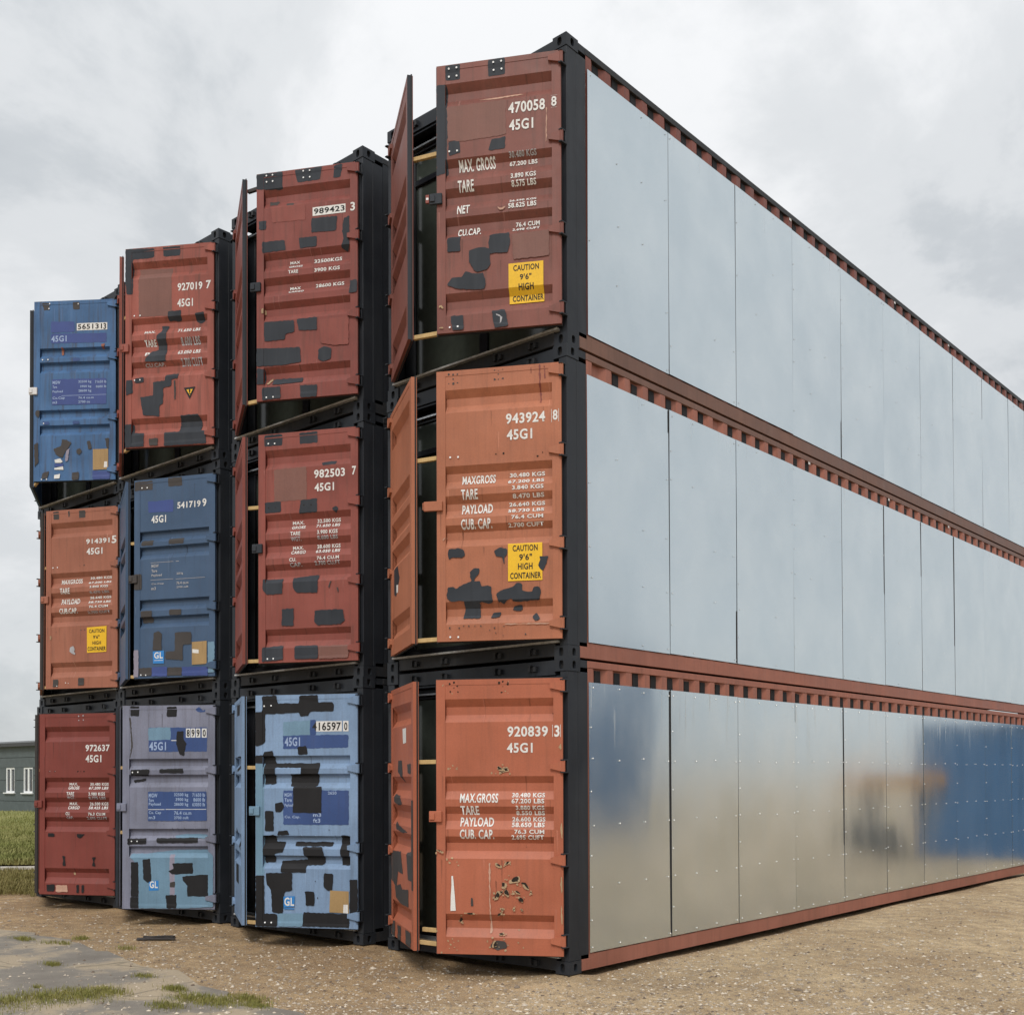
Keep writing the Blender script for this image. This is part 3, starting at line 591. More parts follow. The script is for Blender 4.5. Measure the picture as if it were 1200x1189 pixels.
DOORS[3, 3] = dict(style='A', paint='faded_red', ang=31, la=27, quad=((148, 291.4), (254, 281.5), (145.5, 525.4), (252, 521)), catch='faded_red', marks=[
 (D, 'P', 'patch_charcoal', [(60, 75), (218, 68), (216, 115), (190, 122), (100, 130), (95, 230), (102, 240), (95, 318), (62, 320), (58, 240)]), (D, 'P', 'patch_charcoal', [(265, 62), (362, 55), (360, 105), (270, 112)]),
 (D, 'P', 'patch_faded', [(130, 175), (312, 168), (312, 430), (130, 440)]),
 (D, 'T', '927019', 345, 245, 480, 298, 'letter_white'), (D, 'T', '7', 500, 238, 528, 285, 'letter_white'), (D, 'T', '45G1', 343, 335, 428, 385, 'letter_white'),
 (D, 'D', [(106, 434), (138, 432)]),
 (D, 'P', 'patch_charcoal', [(292, 408), (362, 400), (362, 455), (290, 455)]), (D, 'P', 'patch_charcoal', [(440, 415), (485, 408), (490, 450), (470, 468), (438, 455)]),
 (D, 'T', 'MAX.', 158, 508, 218, 528, 'letter_white'), (D, 'T', '71.650 LBS', 342, 490, 465, 520, 'letter_white'), (D, 'T', 'TARE', 158, 560, 222, 596, 'letter_white'), (D, 'T', '8.600 LBS', 358, 540, 462, 588, 'letter_faded'),
 (D, 'T', 'P', 160, 625, 185, 648, 'letter_white'), (D, 'T', '63.050 LBS', 342, 608, 465, 640, 'letter_white'), (D, 'T', 'CU.CAP.', 160, 682, 270, 706, 'letter_faded'), (D, 'T', '2.700 CU.FT', 360, 655, 475, 702, 'letter_faded'),
 (D, 'P', 'patch_charcoal', [(250, 480), (292, 480), (280, 520), (278, 605), (275, 680), (160, 680), (165, 660), (195, 618), (230, 612), (225, 540), (252, 512)]),
 (D, 'P', 'patch_charcoal', [(105, 770), (155, 762), (155, 790), (105, 795)]), (D, 'D', [(104, 780), (134, 778)]), (D, 'P', 'patch_charcoal', [(58, 780), (92, 778), (92, 850), (55, 862)]),
 (D, 'P', 'patch_charcoal', [(275, 752), (345, 740), (342, 770), (308, 775), (305, 812), (262, 820), (260, 905), (240, 915), (240, 975), (148, 968), (135, 870), (205, 862), (205, 790), (270, 782)]),
 (D, 'P', 'patch_brown', [(320, 780), (330, 780), (330, 885), (322, 885)]),
 (D, 'P', 'letter_black', [(375, 822), (438, 815), (406, 882)]), (D, 'P', 'sign_yellow', [(390, 832), (424, 828), (407, 862)]), (D, 'T', '!', 402, 830, 412, 856, 'letter_black'),
 (D, 'P', 'patch_charcoal', [(355, 970), (450, 962), (468, 1000), (465, 1048), (492, 1055), (495, 1122), (265, 1135), (265, 1060), (345, 1055)]),
 (D, 'P', 'patch_charcoal', [(50, 1020), (92, 1015), (95, 1060), (152, 1062), (152, 1135), (48, 1142)]), (D, 'P', 'patch_brown', [(180, 1095), (230, 1090), (230, 1130), (182, 1132)]),
])
D = (135, 545, 4.573)
DOORS[3, 2] = dict(style='B', paint='slate_blue', ang=21.5, la=21, quad=((157, 561.4), (255, 553.7), (158, 797.6), (255, 792)), catch='patch_brown', marks=[
 (D, 'R', 'patch_brown', 104, 75, 204, 132), (D, 'D', [(146, 116), (175, 114)]), (D, 'R', 'patch_brown', 292, 58, 368, 110),
 (D, 'P', 'patch_blue', [(178, 190), (320, 180), (320, 245), (180, 250)]), (D, 'T', '541719', 342, 185, 470, 230, 'letter_white'), (D, 'T', '9', 480, 175, 502, 220, 'letter_white'), (D, 'T', '45G1', 198, 262, 280, 308, 'letter_white'),
 (D, 'R', 'patch_brown', 142, 398, 208, 432), (D, 'R', 'patch_brown', 296, 386, 378, 422),
 (D, 'R', 'letter_faded', 195, 518, 322, 521), (D, 'R', 'letter_faded', 335, 512, 352, 516), (D, 'T', 'MGW', 200, 530, 240, 550, 'letter_faded'), (D, 'T', 'Tare', 200, 558, 232, 576, 'letter_faded'), (D, 'T', 'Payload', 200, 582, 258, 602, 'letter_faded'), (D, 'T', '2650 kg', 340, 572, 375, 590, 'letter_faded'),
 (D, 'R', 'letter_faded', 195, 612, 322, 615), (D, 'R', 'letter_faded', 335, 604, 495, 607), (D, 'T', 'Cu.Cap', 200, 630, 270, 645, 'letter_faded'), (D, 'T', 'm3', 200, 654, 225, 672, 'letter_faded'), (D, 'T', '76.4 cu.m', 340, 620, 405, 640, 'letter_faded'), (D, 'T', '2700 cuft', 340, 645, 405, 660, 'letter_faded'),
 (D, 'R', 'patch_brown', 104, 585, 145, 672), (D, 'R', 'patch_brown', 142, 782, 203, 850), (D, 'R', 'patch_brown', 300, 772, 365, 806),
 (D, 'P', 'patch_brown', [(215, 905), (240, 892), (258, 905), (258, 1000), (208, 998)]), (D, 'P', 'patch_brown', [(332, 900), (422, 895), (422, 960), (375, 965), (375, 1048), (280, 1045), (280, 1005), (330, 1000)]),
 (D, 'P', 'decal_blue', [(210, 1005), (272, 998), (272, 1068), (212, 1070)]), (D, 'T', 'GL', 218, 1006, 266, 1044, 'letter_white'), (D, 'R', 'letter_white', 218, 1050, 266, 1054),
 (D, 'P', 'plate_tan', [(425, 950), (505, 942), (505, 1065), (425, 1072)]), (D, 'P', 'letter_white', [(428, 988), (462, 990), (462, 1010), (428, 1008)]), (D, 'P', 'patch_light_blue', [(512, 948), (548, 946), (548, 1110), (512, 1112)]),
 (D, 'R', 'patch_brown', 135, 1092, 205, 1140), (D, 'D', [(146, 1134), (173, 1134)]), (D, 'P', 'patch_blue', [(206, 1090), (290, 1086), (290, 1138), (206, 1140)]), (D, 'R', 'patch_brown', 292, 1086, 370, 1134), (D, 'P', 'patch_blue', [(372, 1085), (512, 1080), (512, 1128), (372, 1134)]),
 (D, 'P', 'patch_lilac', [(105, 1000), (132, 1000), (132, 1145), (105, 1148)]),
])
D = (130, 820, 4.573)
DOORS[3, 1] = dict(style='B', paint='lilac_grey', ang=33.5, la=25.5, quad=((144, 827.7), (252.5, 826.6), (143, 1069), (252.5, 1069.7)), catch='lilac_grey', marks=[
 (D, 'R', 'patch_black', 106, 38, 154, 92), (D, 'R', 'patch_black', 302, 40, 356, 95), (D, 'P', 'patch_brown', [(100, 100), (108, 100), (118, 260), (104, 320), (100, 320), (110, 250)]), (D, 'P', 'patch_navy', [(455, 55), (475, 40), (495, 60), (520, 50), (518, 68), (470, 70)]),
 (D, 'R', 'patch_navy', 204, 152, 518, 286), (D, 'P', 'patch_light_blue', [(202, 155), (322, 152), (322, 220), (202, 224)]),
 (D, 'R', 'letter_white', 405, 158, 428, 208), (D, 'R', 'letter_white', 431, 158, 454, 208), (D, 'R', 'letter_white', 458, 158, 482, 208), (D, 'R', 'letter_white', 490, 158, 516, 208),
 (D, 'T', '8', 409, 164, 425, 203, 'letter_black'), (D, 'T', '9', 435, 164, 451, 203, 'letter_black'), (D, 'T', '9', 462, 164, 478, 203, 'letter_black'), (D, 'T', '0', 495, 164, 511, 203, 'letter_black'),
 (D, 'T', '45G1', 208, 232, 298, 278, 'letter_pale_blue'), (D, 'R', 'letter_white', 326, 222, 354, 226), (D, 'P', 'patch_black', [(358, 175), (392, 172), (392, 215), (408, 240), (398, 285), (398, 308), (370, 300), (352, 240)]),
 (D, 'P', 'patch_black', [(105, 385), (205, 380), (210, 395), (200, 420), (105, 415)]), (D, 'P', 'patch_black', [(260, 380), (390, 376), (392, 402), (262, 402)]), (D, 'D', [(118, 398), (147, 396)]), (D, 'P', 'patch_black', [(115, 440), (185, 430), (180, 445), (120, 455)]),
 (D, 'R', 'patch_navy', 200, 502, 516, 662), (D, 'R', 'letter_white', 202, 598, 290, 601), (D, 'R', 'letter_white', 296, 597, 514, 600),
 (D, 'T', 'MGW', 205, 512, 252, 534, 'letter_pale_blue'), (D, 'T', 'Tare', 205, 540, 232, 558, 'letter_pale_blue'), (D, 'T', 'Payload', 205, 562, 270, 582, 'letter_pale_blue'), (D, 'T', '32500 kg', 342, 510, 418, 532, 'letter_pale_blue'), (D, 'T', '3900 kg', 350, 536, 418, 558, 'letter_pale_blue'), (D, 'T', '28600 kg', 342, 562, 418, 584, 'letter_pale_blue'),
 (D, 'T', '71650 lb', 440, 510, 508, 530, 'letter_pale_blue'), (D, 'T', '8600 lb', 446, 536, 508, 556, 'letter_pale_blue'), (D, 'T', '63050 lb', 440, 562, 508, 582, 'letter_pale_blue'), (D, 'T', 'Cu. Cap', 205, 608, 272, 628, 'letter_pale_blue'), (D, 'T', 'm3', 205, 634, 240, 652, 'letter_pale_blue'), (D, 'T', '76.4 cu.m', 342, 608, 435, 628, 'letter_pale_blue'), (D, 'T', '2700 cuft', 342, 636, 420, 652, 'letter_pale_blue'),
 (D, 'P', 'patch_light_blue', [(340, 742), (400, 732), (516, 736), (516, 756), (350, 756)]),
 (D, 'P', 'patch_black', [(90, 758), (192, 756), (190, 785), (90, 790)]), (D, 'P', 'patch_black', [(245, 756), (468, 752), (470, 780), (248, 782)]), (D, 'D', [(112, 772), (142, 772)]),
 (D, 'P', 'patch_light_blue', [(104, 840), (200, 838), (350, 820), (515, 818), (552, 850), (552, 1130), (360, 1136), (150, 1136), (150, 1060), (148, 900), (104, 860)]),
 (D, 'P', 'patch_lilac', [(318, 845), (345, 845), (345, 1135), (318, 1135)]),
 (D, 'R', 'patch_black', 108, 885, 148, 1072), (D, 'P', 'patch_black', [(172, 872), (212, 866), (220, 990), (200, 998), (176, 980)]), (D, 'P', 'patch_black', [(332, 892), (442, 888), (445, 948), (335, 952), (310, 935), (340, 920)]),
 (D, 'P', 'patch_black', [(385, 962), (525, 952), (525, 1072), (412, 1070), (412, 1010), (388, 985)]), (D, 'P', 'patch_black', [(295, 1065), (355, 1062), (355, 1136), (302, 1136)]), (D, 'R', 'patch_black', 104, 1075, 148, 1134), (D, 'P', 'patch_brown', [(318, 995), (345, 990), (348, 1020), (320, 1022)]),
 (D, 'P', 'decal_blue', [(206, 992), (240, 985), (258, 985), (258, 1038), (206, 1040)]), (D, 'T', 'GL', 210, 988, 254, 1026, 'letter_white'),
])
D = (30, 350, 4.954)
DOORS[4, 3] = dict(style='B', paint='royal_blue', ang=32.3, la=28.5, quad=((40.5, 363), (137, 359), (39.7, 570), (137, 568)), catch='white_plate', marks=[
 (D, 'P', 'patch_brown', [(98, 72), (140, 70), (140, 110), (108, 114)]), (D, 'P', 'patch_brown', [(278, 66), (318, 64), (320, 104), (282, 108)]), (D, 'D', [(145, 76), (312, 76), (140, 104)]),
 (D, 'P', 'patch_blue', [(150, 178), (288, 176), (288, 236), (150, 240)]), (D, 'P', 'patch_blue', [(150, 248), (476, 240), (476, 294), (150, 302)]), (D, 'T', '45G1', 152, 256, 242, 294, 'letter_pale_blue'),
 (D, 'R', 'letter_white', 302, 180, 480, 228), (D, 'T', '565131', 308, 186, 450, 222, 'letter_black'), (D, 'T', '3', 458, 184, 474, 220, 'letter_black'),
 (D, 'D', [(102, 397), (134, 396)]), (D, 'P', 'patch_navy', [(278, 385), (318, 384), (318, 402), (280, 404)]),
 (D, 'P', 'patch_blue', [(155, 508), (476, 500), (476, 648), (155, 655)]), (D, 'R', 'letter_pale_blue', 212, 596, 476, 599),
 (D, 'T', 'MGW', 160, 516, 206, 536, 'letter_pale_blue'), (D, 'T', 'Tare', 160, 544, 186, 560, 'letter_pale_blue'), (D, 'T', 'Payload', 160, 570, 220, 588, 'letter_pale_blue'), (D, 'T', '32500 kg', 312, 512, 388, 532, 'letter_pale_blue'), (D, 'T', '3900 kg', 322, 540, 388, 558, 'letter_pale_blue'), (D, 'T', '28600 kg', 312, 564, 388, 584, 'letter_pale_blue'),
 (D, 'T', 'Cu.Cap', 160, 606, 232, 626, 'letter_pale_blue'), (D, 'T', 'm3', 160, 632, 186, 648, 'letter_pale_blue'), (D, 'T', '76.4 cu.m', 312, 604, 402, 620, 'letter_pale_blue'), (D, 'T', '2700 cu', 312, 628, 380, 644, 'letter_pale_blue'), (D, 'T', '71650 lb', 410, 512, 476, 530, 'letter_pale_blue'), (D, 'T', '8600 lb', 415, 540, 476, 556, 'letter_pale_blue'),
 (D, 'D', [(108, 760)]), (D, 'P', 'patch_navy', [(100, 750), (140, 748), (140, 766), (102, 768)]), (D, 'P', 'patch_navy', [(278, 746), (318, 745), (318, 762), (280, 764)]),
 (D, 'P', 'patch_brown', [(165, 905), (210, 890), (215, 850), (240, 852), (272, 870), (255, 895), (235, 920), (220, 955), (200, 950), (180, 940)]), (D, 'P', 'patch_brown', [(300, 908), (325, 902), (335, 920), (318, 940), (302, 930)]), (D, 'P', 'patch_brown', [(362, 862), (382, 858), (392, 905), (372, 912)]), (D, 'P', 'patch_brown', [(468, 845), (492, 842), (492, 905), (480, 905)]),
 (D, 'P', 'plate_tan', [(398, 908), (488, 905), (488, 1022), (398, 1026)]), (D, 'P', 'letter_white', [(465, 978), (482, 978), (482, 1010), (462, 1012)]),
 (D, 'P', 'letter_white', [(172, 968), (205, 960), (220, 978), (210, 985), (175, 985)]), (D, 'P', 'letter_white', [(170, 1015), (222, 1005), (225, 1025), (172, 1024)]), (D, 'P', 'letter_white', [(170, 1055), (205, 1048), (202, 1074), (170, 1076)]), (D, 'P', 'patch_blue', [(172, 990), (225, 988), (225, 1004), (172, 1008)]),
 (D, 'P', 'patch_blue', [(395, 1032), (500, 1030), (500, 1078), (395, 1080)]), (D, 'P', 'patch_brown', [(275, 1040), (315, 1038), (315, 1082), (275, 1084)]), (D, 'P', 'patch_brown', [(100, 1045), (140, 1030), (130, 1070), (95, 1075)]), (D, 'D', [(96, 1080), (126, 1079)]),
 (D, 'P', 'patch_brown', [(52, 880), (75, 870), (78, 980), (55, 1010)]), (D, 'P', 'patch_brown', [(60, 690), (85, 685), (80, 725), (62, 720)]), (D, 'P', 'patch_lilac', [(240, 920), (262, 900), (250, 975), (235, 980)]),
 (D, 'P', 'rust_orange', [(208, 325), (222, 325), (220, 365), (208, 365)]), (D, 'P', 'rust_orange', [(445, 305), (470, 302), (460, 330), (448, 330)]),
])
D = (40, 590, 4.954)
DOORS[4, 2] = dict(style='A', paint='rust_orange', ang=19.5, la=21, quad=((55, 604.5), (137, 597.7), (52.5, 811), (136, 811)), catch='rust_orange', marks=[
 (D, 'R', 'patch_brown', 115, 72, 148, 120), (D, 'R', 'patch_brown', 262, 64, 298, 110), (D, 'P', 'patch_brown', [(200, 70), (210, 70), (206, 105), (202, 105)]),
 (D, 'T', '914391', 302, 224, 434, 262, 'letter_white'), (D, 'T', '5', 446, 212, 474, 258, 'letter_white'), (D, 'T', '45G1', 304, 280, 394, 324, 'letter_white'),
 (D, 'D', [(112, 398), (138, 396)]), (D, 'X', 'patch_brown', [(265, 386), (290, 384), (125, 768), (270, 760), (290, 758)]),
 (D, 'T', 'MAXGROSS', 150, 460, 270, 492, 'letter_white'), (D, 'T', '30.480 KGS', 315, 444, 435, 464, 'letter_white'), (D, 'T', '67.200 LBS', 308, 472, 435, 490, 'letter_white'), (D, 'T', 'TARE', 150, 514, 205, 550, 'letter_white'), (D, 'T', '3.840 KGS', 320, 498, 425, 516, 'letter_white'), (D, 'T', '8.470 LBS', 318, 530, 428, 548, 'letter_faded'),
 (D, 'T', 'PAYLOAD', 150, 574, 255, 610, 'letter_white'), (D, 'T', '26.640 KGS', 312, 558, 432, 578, 'letter_white'), (D, 'T', '58.730 LBS', 306, 586, 432, 604, 'letter_white'), (D, 'T', 'CUB.CAP.', 146, 630, 250, 664, 'letter_white'), (D, 'T', '76.4 CUM', 316, 614, 424, 632, 'letter_white'), (D, 'T', '2.700 CUFT', 306, 646, 432, 664, 'letter_faded'),
 (D, 'P', 'sign_yellow', [(304, 745), (416, 738), (414, 888), (304, 892)]), (D, 'T', 'CAUTION', 316, 754, 404, 778, 'letter_black'), (D, 'T', "9'6\"", 340, 790, 376, 812, 'letter_black'), (D, 'T', 'HIGH', 336, 824, 384, 846, 'letter_black'), (D, 'T', 'CONTAINER', 308, 856, 411, 882, 'letter_black'),
 (D, 'P', 'letter_faded', [(205, 858), (225, 850), (235, 870), (228, 885), (240, 895), (230, 902), (205, 885)]), (D, 'P', 'chip_tan', [(90, 792), (98, 790), (98, 812), (90, 812)]),
 (D, 'R', 'patch_brown', 105, 1042, 136, 1084), (D, 'R', 'patch_brown', 252, 1036, 286, 1080), (D, 'X', 'letter_white', [(180, 1062), (195, 1066), (130, 1080)]),
])
D = (30, 830, 4.954)
DOORS[4, 1] = dict(style='A', paint='deep_red', ang=24.5, la=24, quad=((48, 840), (129, 838), (45, 1053), (126, 1053)), catch='deep_red', marks=[
 (D, 'X', 'letter_faded', [(298, 60), (322, 58), (298, 84), (322, 82)]),
 (D, 'T', '972637', 332, 224, 460, 266, 'letter_white'), (D, 'T', '45G1', 332, 286, 415, 330, 'letter_white'), (D, 'X', 'chip_hole', [(135, 386), (165, 386), (290, 384), (305, 384), (322, 384)]), (D, 'X', 'letter_faded', [(140, 384), (168, 384)]),
 (D, 'T', 'MAX.', 234, 450, 278, 466, 'letter_white'), (D, 'T', 'GROSS', 230, 470, 288, 490, 'letter_white'), (D, 'T', '30.480 KGS', 345, 448, 442, 466, 'letter_white'), (D, 'T', '67.200 LBS', 340, 470, 442, 488, 'letter_white'),
 (D, 'T', 'TARE', 228, 504, 268, 524, 'letter_white'), (D, 'T', 'WGT.', 230, 528, 272, 546, 'letter_faded'), (D, 'T', '3.980 KGS', 345, 504, 432, 524, 'letter_white'), (D, 'T', '8.775 LBS', 345, 528, 434, 546, 'letter_faded'),
 (D, 'T', 'MAX.', 234, 564, 278, 582, 'letter_white'), (D, 'T', 'CARGO', 228, 586, 288, 606, 'letter_white'), (D, 'T', '26.500 KGS', 342, 562, 440, 582, 'letter_white'), (D, 'T', '58.425 LBS', 338, 586, 440, 604, 'letter_white'), (D, 'T', 'CU.', 222, 622, 245, 640, 'letter_white'), (D, 'T', 'CAP.', 226, 646, 262, 662, 'letter_faded'), (D, 'T', '76.3 CU.M', 342, 622, 432, 640, 'letter_white'), (D, 'T', '2.695 CU.FT', 334, 646, 440, 664, 'letter_faded'),
 (D, 'R', 'patch_black', 125, 748, 160, 768), (D, 'P', 'patch_black', [(280, 750), (325, 748), (300, 775), (282, 770)]), (D, 'P', 'patch_black', [(200, 878), (218, 880), (215, 905), (220, 938), (202, 936), (205, 905)]), (D, 'P', 'patch_black', [(358, 884), (382, 882), (370, 905), (378, 936), (360, 934), (366, 905)]),
 (D, 'P', 'chip_tan', [(250, 975), (262, 973), (262, 990), (252, 992)]), (D, 'P', 'patch_black', [(115, 1048), (160, 1045), (155, 1085), (118, 1088)]), (D, 'R', 'patch_black', 275, 1046, 288, 1092), (D, 'R', 'patch_black', 302, 1048, 315, 1092), (D, 'P', 'patch_pale', [(165, 1050), (225, 1050), (230, 1090), (165, 1090)]),
])
LE = (440, 780, 3.397)
LEFT = {
 (1, 1): dict(quad=((457.6, 808), (484, 796), (457.6, 1096), (484, 1112)), marks=[
  (LE, 'P', 'letter_white', [(108, 245), (122, 240), (122, 300), (110, 305)]), (LE, 'P', 'patch_brown', [(90, 375), (105, 372), (108, 425), (105, 465), (96, 430), (88, 420)]), (LE, 'P', 'patch_brown', [(126, 385), (140, 383), (140, 425), (128, 422)]),
  (LE, 'P', 'patch_brown', [(72, 510), (95, 515), (106, 550), (90, 555), (72, 540)]), (LE, 'P', 'patch_brown', [(78, 620), (95, 635), (128, 660), (110, 665), (82, 650)]), (LE, 'P', 'patch_brown', [(62, 738), (100, 740), (108, 830), (88, 820), (82, 890), (60, 850)]),
  (LE, 'P', 'patch_brown', [(122, 740), (140, 735), (142, 855), (128, 850)]), (LE, 'P', 'patch_brown', [(75, 880), (98, 870), (105, 890), (130, 890), (130, 960), (100, 950), (80, 925)]), (LE, 'P', 'patch_brown', [(62, 1020), (75, 1020), (75, 1085), (62, 1080)]), (LE, 'P', 'patch_brown', [(85, 1035), (100, 1040), (100, 1100), (88, 1090)]), (LE, 'P', 'patch_brown', [(118, 1050), (138, 1060), (140, 1120), (120, 1105)]), (LE, 'P', 'patch_brown', [(142, 530), (150, 528), (150, 890), (144, 890)])]),
 (1, 2): dict(quad=((461.4, 487), (484, 444), (461, 766), (484, 751)), marks=[
  ((440, 590, 6.6), 'P', 'patch_charcoal', [(165, 500), (190, 465), (205, 560), (180, 700), (165, 690)]), ((440, 590, 6.6), 'P', 'letter_white', [(182, 615), (195, 610), (193, 670), (182, 675)])]),
 (2, 1): dict(quad=((274, 826), (283, 815), (274, 1074), (283, 1083)), marks=[
  ((260, 800, 3.96), 'P', 'patch_black', [(68, 110), (82, 100), (80, 150), (68, 160)]), ((260, 800, 3.96), 'P', 'patch_black', [(70, 350), (84, 340), (84, 400), (70, 420)]), ((260, 800, 3.96), 'P', 'patch_black', [(64, 850), (76, 850), (76, 940), (64, 930)]), ((260, 800, 3.96), 'P', 'patch_black', [(66, 680), (84, 740), (84, 780), (66, 720)])]),
}

def disc_pts(a, z, r, n=7): return [(a + r * math.cos(i * 2 * math.pi / n), z + r * math.sin(i * 2 * math.pi / n)) for i in range(n)]
NAME = {'sign_yellow': 'caution_sign', 'plate_tan': 'data_plate', 'decal_blue': 'emblem', 'letter_white': 'white_marking', 'letter_faded': 'white_marking', 'letter_pale_blue': 'marking', 'letter_black': 'marking',
        'chip_tan': 'paint_chip', 'chip_hole': 'paint_chip'}
def add_marks(leaf, quad, style, marks, seed):
    Dr = Door(quad, style); k = 0
    holes = []
    for i, mk in enumerate(marks):
        (ox, oy, s), kind = mk[0], mk[1]
        conv = lambda x, y: Dr.az(ox + x / s, oy + y / s)
        eps = .0014 + .00022 * i
        if kind == 'D':
            for x, y in mk[2]: holes.append(conv(x, y))
            continue
        if kind == 'X':                       # small chips
            bm = bmesh.new(); rnd = random.Random(i)
            for x, y in mk[3]:
                a, z = conv(x, y); r = rnd.uniform(.005, .012)
                pts = [(a + r * rnd.uniform(.5, 1.4) * math.cos(t), z + r * rnd.uniform(.5, 1.4) * math.sin(t)) for t in [j * 1.05 for j in range(6)]]
                bm.faces.new([bm.verts.new((p[0], 0, p[1])) for p in pts])
            drape(bm, style, eps); link_mesh('paint_chip', bm_mesh(bm, 'paint_chip'), mk[2], leaf)['kind'] = 'stuff'; continue
        if kind == 'T':
            txt, x0, y0, x1, y1, colr = mk[2:]
            me, a0, a1, b0, b1 = text_mesh(txt)
            bm = bmesh.new(); bm.from_mesh(me)
            q0, q1, w0, w1 = Dr.box(ox + x0 / s, oy + y0 / s, ox + x1 / s, oy + y1 / s)
            for v in bm.verts:
                tx = (v.co.x - a0) / (a1 - a0); ty = (v.co.y - b0) / (b1 - b0)
                v.co = (q0 + (q1 - q0) * tx, 0, w0 + (w1 - w0) * ty)
            drape(bm, style, eps + .0006); link_mesh('lettering', bm_mesh(bm, 'lettering'), colr, leaf); continue
        colr = mk[2]
        if kind == 'R':
            x0, y0, x1, y1 = mk[3:]; q0, q1, w0, w1 = Dr.box(ox + x0 / s, oy + y0 / s, ox + x1 / s, oy + y1 / s); pts = [(q0, w1), (q1, w1), (q1, w0), (q0, w0)]
            if colr.startswith('patch'): pts = rough_poly(pts, .0036, .028, True, seed * 99 + i)
        else:
            pts = [conv(x, y) for x, y in mk[3]]
            if colr in ('sign_yellow', 'letter_black', 'letter_white', 'decal_blue', 'plate_tan'): pass
            else: pts = rough_poly(pts, .0042, .024, True, seed * 99 + i)
        bm = poly_bm(pts); drape(bm, style, eps)
        link_mesh(NAME.get(colr, 'paint_patch'), bm_mesh(bm, 'patch'), colr, leaf)
    if holes:
        bm = bmesh.new()
        for a, z in holes: bm.faces.new([bm.verts.new((p[0], 0, p[1])) for p in disc_pts(a, z, .0095)])  # white discs paint the daylight that shows through the holes
        drape(bm, style, .0014 + .00022 * (len(marks) + 3)); link_mesh('bolt_hole_daylight', bm_mesh(bm, 'bolt_hole_daylight'), 'hole_white', leaf)['kind'] = 'stuff'

def hinge_mesh():
    def mk():
        bm = bmesh.new()
        # tapered blade on the leaf, round knuckle at the pin; x grows towards the pin
        pr = [(-.115, -.022), (-.02, -.045), (.0, -.045), (.0, .045), (-.02, .045), (-.115, .022)]
        f = [bm.verts.new((x, -.022, z)) for x, z in pr]; b = [bm.verts.new((x, 0, z)) for x, z in pr]
        bm.faces.new(f[::-1]); bm.faces.new(b)
        for i in range(6): bm.faces.new((f[i], f[(i + 1) % 6], b[(i + 1) % 6], b[i]))
        bmesh.ops.create_cone(bm, cap_ends=True, segments=10, radius1=.02, radius2=.02, depth=.1, matrix=Matrix.Translation((.004, -.008, 0)))
        bmesh.ops.recalc_face_normals(bm, faces=bm.faces[:])
        return bm_mesh(bm, 'hinge')
    return cached('hinge', mk)
HZ = [DH * (1 - v) for v in (.028, .318, .655, .945)]
def build_door(parent, cc, lv, side, pos, angle):
    spec = DOORS[cc, lv]; style = spec['style']
    root = link_mesh('door', leaf_mesh(style), spec['paint'], parent, True)
    # leaf mesh runs 0..DW; shift right doors so that the pin is the origin
    off = -DW if side == 'R' else 0
    root.location = pos; root.rotation_euler = (0, 0, R(angle) if side == 'R' else R(-angle))
    if side == 'R':
        root.location = Vector(pos) + Matrix.Rotation(R(angle), 3, 'Z') @ Vector((off, 0, 0))
    link_mesh('gasket', gasket_mesh(), 'rubber', root)
    for z in HZ:
        h = link_mesh('hinge', hinge_mesh(), spec['paint'], root, True)
        h.location = (DW, 0, z) if side == 'R' else (-.03, 0, z)
        if side == 'L': h.scale = (-1, 1, 1)
    if side == 'R':
        z = DH * (1 - .50)
        if spec.get('long_catch'): b = [(-.12, -.03, z - .045, .06, -.0005, z + .045), (-.13, -.035, z - .035, -.12, .0, z + .035)]
        else: b = [(-.065, -.028, z - .05, .055, -.0005, z + .05), (-.06, -.04, z - .03, -.01, -.028, z + .03)]
        box_obj('door_catch', b, spec['catch'], root, .004)
        if (cc, lv) == (1, 3): box_obj('label', [(-.1, -.032, z - .035, -.068, -.01, z + .04)], 'dull_red_pale', root); box_obj('sticker', [(-.095, -.034, z - .008, -.072, -.0325, z + .012)], 'hole_white', root)
        rnd = random.Random(cc * 31 + lv); pn = spec['paint']; base = MATS[pn]
        for dark in (True, False):
            for _ in range(16 if dark else 8):
                a = rnd.uniform(.02, DW - .03); top = rnd.choice([.07, .156, .35, .437, .546, .655, .85, rnd.random() * .9]) if style == 'A' else rnd.choice([.04, .26, .34, .41, .60, .69, .75, rnd.random() * .9])
                z1 = DH * (1 - top); ln = rnd.uniform(.06, .42); w_ = rnd.uniform(.0025, .009); z0 = max(.01, z1 - ln)
                bm = poly_bm([(a - w_, z1), (a + w_, z1 - .01), (a + w_ * .7, (z0 + z1) / 2), (a + w_ * .2, z0), (a - w_ * .5, (z0 + z1) / 2)])
                drape(bm, style, .0009 + .00001 * _); link_mesh('rain_streak', bm_mesh(bm, 'rain_streak'), pn + ('_stain' if dark else '_chalk'), root)
        add_marks(root, spec['quad'], style, spec['marks'], cc * 10 + lv)
    else:
        box_obj('edge_strip', [(DW + .0005, -.001, .0, DW + .006, DT - .023, DH)], {(1, 3): 'patch_charcoal', (2, 3): 'patch_charcoal', (3, 1): 'patch_charcoal', (4, 3): 'patch_charcoal', (4, 2): 'patch_brown', (4, 1): 'patch_brown'}.get((cc, lv), spec['paint']), root)
        if (cc, lv) in LEFT: add_marks(root, LEFT[cc, lv]['quad'], style, LEFT[cc, lv]['marks'], cc + lv)
    return root

